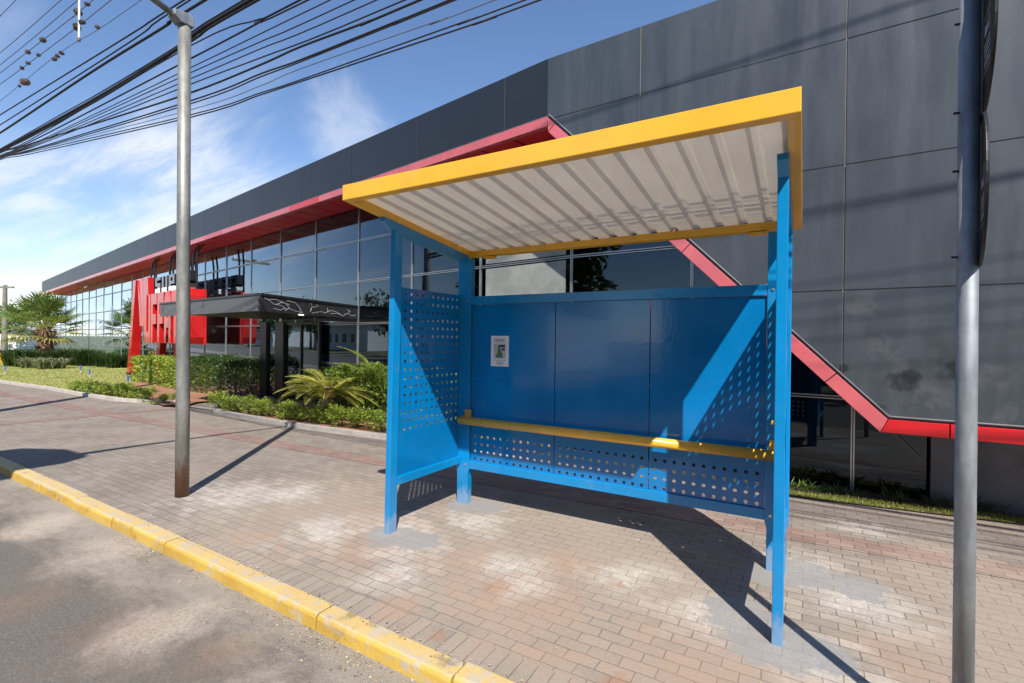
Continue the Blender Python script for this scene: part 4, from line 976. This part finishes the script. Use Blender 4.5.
# sago palm
sg_p = at_z(328, 421, .05)
r = empty('sago_palm', tuple(sg_p), 'sago palm with a rosette of yellow green feather fronds in the planting bed', 'sago palm')
b = MB(); b.tube([(0,0,0),(0,0,.2),(0,0,.38),(0,0,.48)], [.13,.15,.13,.05], 12); b.build('trunk', M['bark'], r)
b = MB(); b.blob((0,0,.52), (.14,.14,.11), 10, .2); b.build('cone', plain('sago_cone', (.45,.30,.16), .9, 0, .3, 25), r)
b = MB()
for k in range(38):
    a = 2*PI*k/38*2.39996*38/ (2*PI) ; el = random.uniform(.28, 1.05); ln = random.uniform(.80, 1.05)
    pts = []; pos = V((0,0,.46)); e = el
    for i in range(15):
        pts.append(pos.copy()); st = ln/14; pos = pos+V((math.cos(a)*math.cos(e), math.sin(a)*math.cos(e), math.sin(e)))*st; e -= .066+.03*random.random()
    b.tube(pts, [.008]*15, 4)
    side = V((-math.sin(a), math.cos(a), 0))
    for i in range(2, 15):
        dn = (pts[min(i+1, 14)]-pts[i-1]).normalized()
        for sg_ in (-1, 1):
            for h_ in (0, .5):
                pp = pts[i]-dn*h_*ln/14; l = .20*math.sin(PI*min(1, (i-h_)/14*.85+.12))
                b.leaf(pp, side*sg_+dn*.55+V((0,0,.28)), V((0,0,1)), l, .027)
b.build('fronds', M['leaf_olive'], r, flip=False)
# areca palm
r = empty('areca_palm', (-6.55,3.95,.05), 'slender green areca palm in front of the glass, left of the bus shelter', 'palm')
b = MB(); c2 = MB()
for k in range(16):
    a = random.uniform(0, 2*PI); ln = random.uniform(1.2, 1.9); e = random.uniform(1.0, 1.45); pos = V((random.uniform(-.08,.08), random.uniform(-.08,.08), 0)); pts = []
    for i in range(16):
        pts.append(pos.copy()); pos = pos+V((math.cos(a)*math.cos(e), math.sin(a)*math.cos(e), math.sin(e)))*ln/15; e -= .03+i*.009
    c2.tube(pts, [.013-.0006*i for i in range(16)], 5)
    side = V((-math.sin(a), math.cos(a), 0))
    for i in range(6, 16):
        dn = (pts[min(i+1, 15)]-pts[i-1]).normalized()
        for sg_ in (-1, 1):
            for h_ in (0, .5): b.leaf(pts[i]-dn*h_*ln/15, side*sg_+dn*.9+V((0,0,random.uniform(-.3,.3))), V((0,0,1)), .34*math.sin(PI*min(1, (i-5)/12+.2)), .026)
b.build('fronds', M['leaf_mid'], r, flip=False); c2.build('stems', M['leaf_yellow'], r, flip=False)
# fan palm on the lawn
pp = at_z(45, 364, .03)
r = empty('fan_palm', tuple(pp), 'fan palm with shaggy short brown trunk standing on the lawn', 'palm tree')
b = MB(); b.tube([(0,0,0),(0,0,.5),(0,0,1.1),(0,0,1.75)], [.34,.32,.24,.16], 14)
for k in range(150):
    a = random.uniform(0, 2*PI); z = random.uniform(.1, 1.6); rr = .33-.1*z/1.6; p = V((math.cos(a)*rr*.9, math.sin(a)*rr*.9, z)); b.leaf(p, V((math.cos(a)*.9, math.sin(a)*.9, random.uniform(.1,.9))), rnd_dir(), random.uniform(.18,.42), .07)
b.build('trunk', M['bark'], r, flip=False)
b = MB(); st = MB(); yl = MB(); random.seed(77)
for k in range(36):
    a = k*2.39996; f = k/35; el = 1.45-1.85*f+random.uniform(-.15,.15); dr_ = V((math.cos(a)*math.cos(el), math.sin(a)*math.cos(el), math.sin(el)))
    pl_ = random.uniform(.85, 1.25); base = V((0,0,1.62)); tip = base+dr_*pl_+V((0,0,-.12*math.cos(el)))
    st.tube([base, base+dr_*pl_*.55+V((0,0,.03)), tip], [.024,.017,.012], 4)
    side = dr_.cross(V((0,0,1))); side = side.normalized() if side.length > .05 else V((1,0,0)); up = side.cross(dr_)
    tgt = yl if f > .82 else b
    tilt = random.uniform(-.35,.35); side = (side*math.cos(tilt)+up*math.sin(tilt)).normalized(); up = side.cross(dr_)
    for j in range(18):
        t_ = (j/17-.5)*R(190); fd = (dr_*math.cos(t_)+side*math.sin(t_)+up*.18).normalized()
        ll = random.uniform(.72, .95)*(.72+.28*math.cos(t_)); mid = tip+fd*ll*.55; m2 = tip+fd*ll*.82+V((0,0,-.05*ll)); end = tip+fd*ll*1.0+V((0,0,-.26*ll))
        w_ = fd.cross(up).normalized()*.036
        tgt.add([tip, mid+w_, m2+w_*.5, end, m2-w_*.5, mid-w_], [(0,1,5),(1,2,4,5),(2,3,4)])
r.scale = (1.16, 1.16, 1.12)
b.build('crown', M['leaf_palm'], r, flip=False); yl.build('old_fronds', M['leaf_yellow'], r, flip=False); st.build('leaf_stalks', M['leaf_yellow'], r, flip=False)
# clumps of long leaves round the palm
def clump_mesh(n, h, spread, wd, seed):
    random.seed(seed); b = MB()
    for i in range(n):
        a = random.uniform(0, 2*PI); l = h*random.uniform(.6, 1.1); p = V((random.uniform(-.2,.2), random.uniform(-.2,.2), 0)); o = V((math.cos(a), math.sin(a), 0))*spread*random.uniform(.3,1); s_ = V((-math.sin(a), math.cos(a), 0))*wd
        q1 = p+o*.45+V((0,0,l*.75)); q2 = p+o*1.15+V((0,0,l*random.uniform(.6,1.0)))
        b.add([p-s_, p+s_, q1+s_*.8, q1-s_*.8, q2], [(0,1,2,3),(3,2,4)])
    return b
cm1 = clump_mesh(300, .86, .85, .018, 3); cm2 = clump_mesh(220, .45, .5, .016, 4)
first = {}
def clump(kind, px, py, sc, lab):
    p = at_z(px, py, .03)
    if kind not in first:
        o = (cm1 if kind == 'd' else cm2).build('long_leaf_clump', M['leaf_dark'] if kind == 'd' else M['leaf_silver'], flip=False); first[kind] = o
    else:
        o = first[kind].copy(); COL.objects.link(o)
    o.location = p; o.rotation_euler = (0,0,px*1.7); o.scale = (sc, sc, sc)
    tag(o, lab, 'plant', 'dark long leaf clumps around the palm' if kind == 'd' else 'silvery leaf clumps at the palm foot'); return o
for i, (px, py, sc, lab) in enumerate([(12,366,1.1,'dark long leaf clump at the far left of the lawn'),(22,367,1.15,'dark long leaf clump, second from the left of the lawn'),(34,366,1.0,'dark long leaf clump just left of the palm trunk'),(62,365,1.1,'dark long leaf clump just right of the palm trunk'),(72,365,1.1,'dark long leaf clump behind the blue lawn markers'),
        (83,366,1.15,'dark long leaf clump midway between palm and red sign leg'),(93,366,1.1,'dark long leaf clump, second to the left of the red sign leg'),(104,367,1.0,'dark long leaf clump next to the red sign leg'),(114,368,.95,'dark long leaf clump at the foot of the red sign leg')]): clump('d', px, py, sc, lab)
for px, py, lab in ((31,368,'silvery low leaf clump left of the palm foot'),(46,369,'silvery low leaf clump in front of the palm foot'),(57,368.5,'silvery low leaf clump right of the palm foot')): clump('s', px, py, 1.2, lab)
# weeds at the foot of the right-hand glass
random.seed(8)
for i, (x, y) in enumerate([(.05,3.1),(.45,3.14),(.28,3.12),(.85,3.2),(1.2,3.25),(1.55,3.3),(1.9,3.33)]):
    b = MB()
    for k in range(60):
        a = random.uniform(0, 2*PI); l = random.uniform(.05, .16); b.leaf((random.uniform(-.1,.1), random.uniform(-.04,.04), random.uniform(0,.04)), (math.cos(a), math.sin(a), random.uniform(.3,1.5)), rnd_dir(), l, .012)
    o = b.build('weed', M['leaf_dark'] if i != 0 else M['leaf_mid'], flip=False, loc=(x, y, .012))
    tag(o, ['green weed beside the shelter post at the glass foot','dark weed at the glass foot, farthest left but one','dark weed by the first mullion at the glass foot','dark weed below the slanted red trim corner','dark weed at the foot of the brace','dark weed just left of the sign post','dark weed just right of the sign post'][i], 'weed', 'weeds along the foot of the wall')
# blue lawn markers
for i, (px, py, lab) in enumerate([(5,374,'blue lawn marker at the far left edge of the lawn'),(80.5,373,'blue lawn marker, left of the pair behind the shrub row'),(89.5,378,'blue lawn marker, right of the pair behind the shrub row'),(128,385.5,'blue lawn marker in front of the bright hedge')]):
    p = at_z(px, py, .035)
    r = empty('lawn_marker', tuple(p), lab, 'marker', 'blue markers stuck in the lawn')
    b = MB(); b.tube([(0,0,0),(0,0,.28)], .008, 6); b.build('stake', M['white'], r)
    b = MB(); b.box((-.035,-.012,.12),(.035,.012,.30)); b.build('flag', plain('blue_marker', (.03,.10,.5), .5), r)

# ------------------------------------------------------------------ poles, cables
WY = -.20
up = empty('utility_pole', (-13.35, -.22, 0), 'concrete utility pole at the kerb carrying the overhead cables', 'utility pole')
b = MB(); b.tube([(0,0,-.1),(0,0,4),(0,0,9.6)], [.16,.13,.09], 16); b.build('pole', M['concrete'], up, smooth=True)
b = MB(); b.bar((-.02,-.9,8.7), (-.02,.9,8.7), .09, .11); b.build('crossarm', M['wood'], up)
for y in (-.8, -.3, .3, .8):
    b = MB(); b.tube([(-.02,y,8.76),(-.02,y,8.82),(-.02,y,8.86),(-.02,y,8.92)], [.02,.05,.04,.02], 10); b.build('insulator', M['white'], up)
b = MB(); b.tube([(-.17,0,4.55),(.17,0,4.55)], .03, 8); b.build('cable_clamp', M['black'], up)
up2 = copy_thing(up, (19.0,-.22,0), 0, 'concrete utility pole far right beyond the frame, end of the cable span')
up2.name = 'utility_pole.001'
wires = [  # pixel track, radius, material, label
 ([(0,16),(16,0)], .007, 'g', 'thin power line crossing the extreme top left corner of the sky'),
 ([(0,53),(61,0)], .007, 'g', 'thin power line, second below the top left corner'),
 ([(0,65),(78,0)], .007, 'g', 'thin power line, third below the top left corner'),
 ([(0,73),(74,16),(93,0)], .007, 'g', 'thin power line carrying the upper row of air plants'),
 ([(0,84.5),(74,29.5),(111,0)], .007, 'g', 'thin power line carrying the middle row of air plants'),
 ([(0,101),(60,52.5),(141,0)], .005, 'g', 'faint thin line carrying the lowest row of air plants'),
 ([(0,115),(128,36),(184,0)], .013, 'w', 'dark cable passing just above the lamp arm bracket, upper of two'),
 ([(0,125),(130,42),(190,0)], .012, 'w', 'dark cable passing just above the lamp arm bracket, lower of two'),
 ([(0,133),(90,73),(164,27),(205,0)], .021, 'w', 'thick dark cable passing behind the lamp arm bracket'),
 ([(0,150),(31,134),(102,95),(177,49),(246,2.6)], .030, 'w', 'thickest dark cable bundle behind the top of the lamp post'),
 ([(0,152),(31,136.5),(102,97.5),(190,42),(258,0)], .018, 'w', 'dark cable hugging the underside of the thickest bundle'),
 ([(0,149),(60,115),(102,91.5),(177,46),(240,2)], .010, 'w', 'thin cable hugging the top of the thickest bundle'),
 ([(0,152),(30,140),(190,46),(260,19),(310,-1)], .010, 'w', 'thin dark cable, first to fan out below the thick bundle'),
 ([(0,153),(30,142),(190,59),(260,22),(300,0)], .013, 'w', 'dark cable, second to fan out below the thick bundle'),
 ([(0,155),(30,145),(190,68),(260,34),(330,0)], .008, 'w', 'thin dark cable, third to fan out below the thick bundle'),
 ([(0,156),(30,146),(190,73),(260,42),(354,0)], .008, 'w', 'thin dark cable, fourth to fan out below the thick bundle'),
 ([(0,156),(30,147),(190,79),(260,49),(372,2)], .008, 'w', 'thin dark cable, fifth to fan out below the thick bundle'),
 ([(0,157),(30,148),(190,84.5),(260,58),(400,2)], .009, 'w', 'thin dark cable, sixth to fan out below the thick bundle'),
 ([(0,157),(30,144),(100,122),(190,93),(260,65),(300,47),(372,20),(420,0)], .014, 'w', 'thick wavy cable in the middle of the fan of cables'),
 ([(0,158),(30,150),(190,101),(260,74),(300,60),(400,20),(450,0)], .011, 'w', 'dark cable, upper of a close pair low in the fan'),
 ([(0,158.5),(30,151),(190,104),(260,77),(300,62),(405,20),(455,0)], .009, 'w', 'dark cable, lower of a close pair low in the fan'),
 ([(0,159),(30,151),(190,110),(260,86),(300,69),(440,20),(495,0)], .005, 'g', 'faint pale cable third from the bottom of the fan'),
 ([(0,159),(30,152),(190,115),(260,93),(300,80),(469,20),(525,0)], .008, 'w', 'dark cable second from the bottom of the fan'),
 ([(0,160),(30,154),(190,117.5),(260,95),(300,81.8),(486,20),(540,0)], .009, 'w', 'lowest dark cable crossing over the sky beside the roofline')]
WPTS = []
def smooth(pts, n=6):
    out = []
    for i in range(len(pts)-1):
        p0, p1, p2, p3 = pts[max(i-1,0)], pts[i], pts[i+1], pts[min(i+2, len(pts)-1)]
        for k in range(n):
            t_ = k/n; out.append(.5*((2*p1)+(p2-p0)*t_+(2*p0-5*p1+4*p2-p3)*t_*t_+(3*p1-p0-3*p2+p3)*t_**3))
    out.append(pts[-1]); return out
for tr_, rad, mt, lab in wires:
    p = [at_y(x, y, WY) for x, y in tr_]; WPTS.append(p)
    a, c = p[0], p[-1]
    far = V((19.0, WY, c.z+(.9 if c.z > 5.2 else .05)))
    pts = [V((-13.35, WY, a.z+.02*(a.z-4.4)))]+p+[c.lerp(far, .3)-V((0,0,.10)), c.lerp(far, .6)-V((0,0,.10)), far]
    b = MB(); b.tube(smooth(pts, 5), rad*.68, 6); o = b.build('overhead_cable', M['wire'] if mt == 'w' else M['wire_grey'], smooth=True); tag(o, lab, 'cable', 'overhead cables along the street')
# two high phase wires on the crossarm, their shadows cross the wall
for y, z, lab in ((.10, 8.92, 'bare high power wire above the frame, building side of the crossarm'),):
    b = MB(); b.tube(smooth([V((-13.35,y,z)), V((-5,y,z-.5)), V((3,y,z-.6)), V((12,y,z-.4)), V((19,y,z))], 8), .011, 6); o = b.build('overhead_cable', M['wire'], smooth=True); tag(o, lab, 'cable', 'overhead cables along the street')
for y, z, lab in ((-.20, 7.08, 'neutral wire above the frame, carried below the crossarm'),):
    b = MB(); b.tube(smooth([V((-13.35,y,z)), V((-5,y,z-.02)), V((3,y,z)), V((12,y,z)), V((19,y,z+.1))], 8), .011, 6); o = b.build('overhead_cable', M['wire'], smooth=True); tag(o, lab, 'cable', 'overhead cables along the street')
# air plants growing on the thin lines
ap = None
spots = [(87,4,.05,'beside the very top edge'),(78,12,.085,'behind the top of the white rod'),(43,40,.075,'largest of the upper line, left of the white rod'),(28,52,.065,'elongated one at the left of the upper line'),
         (82,22,.06,'touching the right side of the white rod'),(77,27,.085,'touching the left side of the white rod'),(38.5,55,.05,'alone near the centre of the middle line'),(28,63,.05,'right of the pair on the middle line'),(22,68,.05,'left of the pair on the middle line'),
         (97.5,27,.05,'right of the white rod on the lowest line'),(61.5,53,.05,'uppermost of three on the lowest line'),(57.5,56,.045,'middle of three on the lowest line'),(54.5,59,.055,'bottom of three on the lowest line'),(25,82,.10,'big round one at the left of the lowest line'),(19.5,86,.04,'tiny one at the left end of the lowest line')]
random.seed(21)
for i, (px, py, rad, w_) in enumerate(spots):
    p = at_y(px, py, WY-.012)
    if ap is None:
        b = MB(); b.blob((0,0,0), (.62,.62,.5), 10, .3)
        for k in range(420): d = rnd_dir(); b.leaf(d*.45, d+rnd_dir()*.9, rnd_dir(), random.uniform(.25,.48), .07)
        ap = b.build('air_plant', M['twig'], flip=False); o = ap
    else: o = ap.copy(); COL.objects.link(o)
    o.location = p; o.scale = (rad*.95, rad*.75, rad*.7); o.rotation_euler = (0, random.uniform(-.4,.4), random.uniform(0,6))
    tag(o, 'brown air plant ball, '+w_, 'air plant', 'air plants on the power lines')
p = at_y(79, 38, WY-.03); q = p+V((0,0,1.9))
r = empty('line_spacer', tuple(p), 'white vertical rod spacing the thin power lines at the top left', 'spacer rod')
b = MB(); b.tube([(0,0,0),(0,0,1.9)], .012, 10); b.build('rod', M['white'], r); b = MB(); b.tube([(0,0,-.04),(0,0,0)], .02, 8); b.build('end_cap', M['twig'], r)

# ------------------------------------------------------------------ far things
p = at_z(4.5, 352, 0)
fp = empty('utility_pole', tuple(p), 'wooden utility pole with crossarm far off behind the palm', 'utility pole', rz=.5)
b = MB(); b.tube([(0,0,0),(0,0,5.75)], [.22,.14], 10); b.build('pole', M['wood'], fp)
b = MB(); b.bar((-.75,0,5.55), (.75,0,5.55), .14, .14); b.build('crossarm', M['wood'], fp)
b = MB()
for x in (-.6,0,.6): b.tube([(x,0,5.62),(x,0,5.82)], .05, 6)
b.build('insulators', M['white'], fp)
def tree(p, h, cr, lab, mat, n=1500, lsz=.35, grp='trees along the street', seed=0):
    random.seed(seed); r = empty('tree', tuple(p), lab, 'tree', grp); b = MB(); tk = MB()
    tk.tube([(0,0,0),(.05,0,h*.3),(0,.1,h*.6),(.1,0,h*.8)], [.04*h*.7,.03*h*.7,.02*h*.7,.05], 8)
    cl = []
    for k in range(11):
        a = random.uniform(0, 2*PI); q = V((math.cos(a)*cr*random.uniform(.1,.75), math.sin(a)*cr*random.uniform(.1,.75), h*random.uniform(.45,.88))); cl.append((q, cr*random.uniform(.3,.5)))
        tk.tube([(0,0,h*.35), q*.6+V((0,0,h*.15)), q], [.07,.05,.02], 5)
    for i in range(n):
        c, rr = random.choice(cl); d = rnd_dir(); pos = c+d*rr*random.random()**.45; b.leaf(pos, d+rnd_dir()*.8, rnd_dir(), lsz*random.uniform(.6,1.3), lsz*.55)
    b.build('crown', mat, r, flip=False); tk.build('trunk', M['trunk'], r); return r
far_trees = [(-62,-13,5.5,2.6),(-70,-15,7,3.2),(-82,-13.5,6,3),(-95,-16,7.5,3.5),(-108,-14,6.5,3),(-40,-14,6,2.8),(-49,-16,6.5,3),(-28,-15,6,2.7),(-15,-16,7,3.2),(9,-15,6,3),(-120,-10,8,3.4),(-135,-14,8,4)]
for i, (x, y, h, cr) in enumerate(far_trees):
    tree((x, y, -.14), h, cr, ['leafy street tree across the road, mirrored in the far glass','broad leafy tree across the road behind the white shed','round leafy tree across the road beside the mirrored pole','tall leafy tree across the road, far to the left','leafy tree across the road near the distant pole','leafy tree across the road level with the red sign','broad tree across the road left of the parked stall','leafy tree across the road opposite the entrance','tall tree across the road opposite the shelter','leafy tree across the road to the right','tall tree at the far bend of the road','broadest tree at the far end of the road'][i], M['leaf_mid'] if i % 2 else M['leaf_dark'], 1300, .42, seed=60+i)
for i, (px, py, h, cr) in enumerate([(2,349,4.6,2.2),(22,347,4.0,2.4),(64,347,3.6,2.0)]):
    p = at_z(px, py, 0); tree(p+V((0,0,-.05)), h, cr, ['distant tree at the left edge behind the utility pole','distant tree seen through the palm fronds','distant tree just right of the palm'][i], M['leaf_mid'], 1100, .34, 'distant trees behind the palm', 90+i)
big = [(-26,-16,10.5,4.6),(-15.5,-16,9.5,4.2),(-1.2,-15.0,10,4.4),(8,-15,10,4.4),(17,-14.5,10.5,4.5)]  # unseen trees added behind the camera to cut low sky fill and deepen shadows
sky_block_tree = None
for i, (x, y, h, cr) in enumerate(big):
    lab = ['big dark street tree across the road opposite the entrance','big dark street tree across the road opposite the lamp post','big dark street tree across the road right behind the camera','big dark street tree across the road opposite the sign post','big dark street tree across the road farthest right'][i]
    if sky_block_tree is None: sky_block_tree = tree((x, y, -.14), h, cr, lab, M['leaf_dark'], 5200, .62, seed=140)
    else:
        c = copy_thing(sky_block_tree, (x, y, -.14), i*1.3, lab, (cr/4.6, cr/4.6, h/10.5))
def shed(p, rz, lx, ly, h, lab, wall, roofc, sign=None):
    r = empty('low_building', tuple(p), lab, 'building', rz=rz)
    b = MB(); b.box((-lx/2,-ly/2,-.1), (lx/2,ly/2,h)); wl = b.build('wall', wall, r)
    b = MB(); b.prism([(-lx/2-.4,-ly/2-.4,h+.003),(-lx/2-.4,ly/2+.4,h+.003),(-lx/2-.4,0,h+.9)], (lx+.8,0,0)); b.build('roof', roofc, r)
    x = -lx/2+1.2; 
    while x < lx/2-1.5:
        b = MB(); b.box((x,-ly/2-.04,.9),(x+1.2,-ly/2+.02,2.1)); f = b.build('window', M['black'], r); b = MB(); b.box((x,ly/2-.02,.9),(x+1.2,ly/2+.04,2.1)); b.build('window', M['black'], r); x += 2.6
    return r
wh = plain('white_render', (.72,.71,.68), .7, 0, .08, 2)
shed((-66,-21,0), 0, 18, 8, 3.2, 'long white shed across the road, mirrored in the entrance glass', wh, plain('grey_roof', (.18,.18,.19), .7))
shed((-22,-22,0), 0, 22, 9, 3.6, 'white commercial building across the road facing the supermarket', wh, plain('tile_roof', (.30,.14,.09), .8))
shed((2,-20,0), 0, 14, 8, 3.4, 'pale building across the road behind the camera', plain('pale_render', (.5,.47,.42), .7), plain('dark_roof', (.1,.1,.1), .7))
shed((-98,-20,0), .1, 16, 8, 3.4, 'white house far down the road across from the lawn', wh, plain('tile_roof_dark', (.2,.11,.08), .8))
p = at_z(30, 347.5, 0); shed(p, R(-45), 11, 6, 2.0, 'white low house seen behind the palm at the far left', wh, plain('house_roof', (.55,.55,.56), .5))
mp_ = empty('utility_pole', (-83,-8-2,0), 'tall wooden utility pole across the road, mirrored in the glass front', 'utility pole', rz=R(75))
b = MB(); b.tube([(0,0,-.1),(0,0,13.6)], [.42,.28], 10); b.build('pole', M['wood'], mp_)
b = MB(); b.bar((-3.2,0,13.2), (3.2,0,13.2), .3, .35); b.build('crossarm', M['wood'], mp_)
b = MB()
for x in (-3,-1.5,1.5,3): b.tube([(x,0,13.4),(x,0,13.9)], .14, 6)
b.build('insulators', M['white'], mp_)
# yellow totem at the left edge of the lawn
p = at_z(-1, 363, 0)
r = empty('yellow_totem', tuple(p), 'yellow upright totem cut by the left edge of the photo', 'totem')
b = MB(); b.box((-.14,-.14,0),(.14,.14,.62)); b.build('body', M['yellow'], r, bevel=.02); b = MB(); b.box((-.17,-.17,.6205),(.17,.17,.67)); b.build('cap', M['black'], r, bevel=.01)

scene.render.engine = 'CYCLES'
scene.cycles.max_bounces = 8; scene.cycles.transparent_max_bounces = 12
scene.render.resolution_x = 1024; scene.render.resolution_y = 683
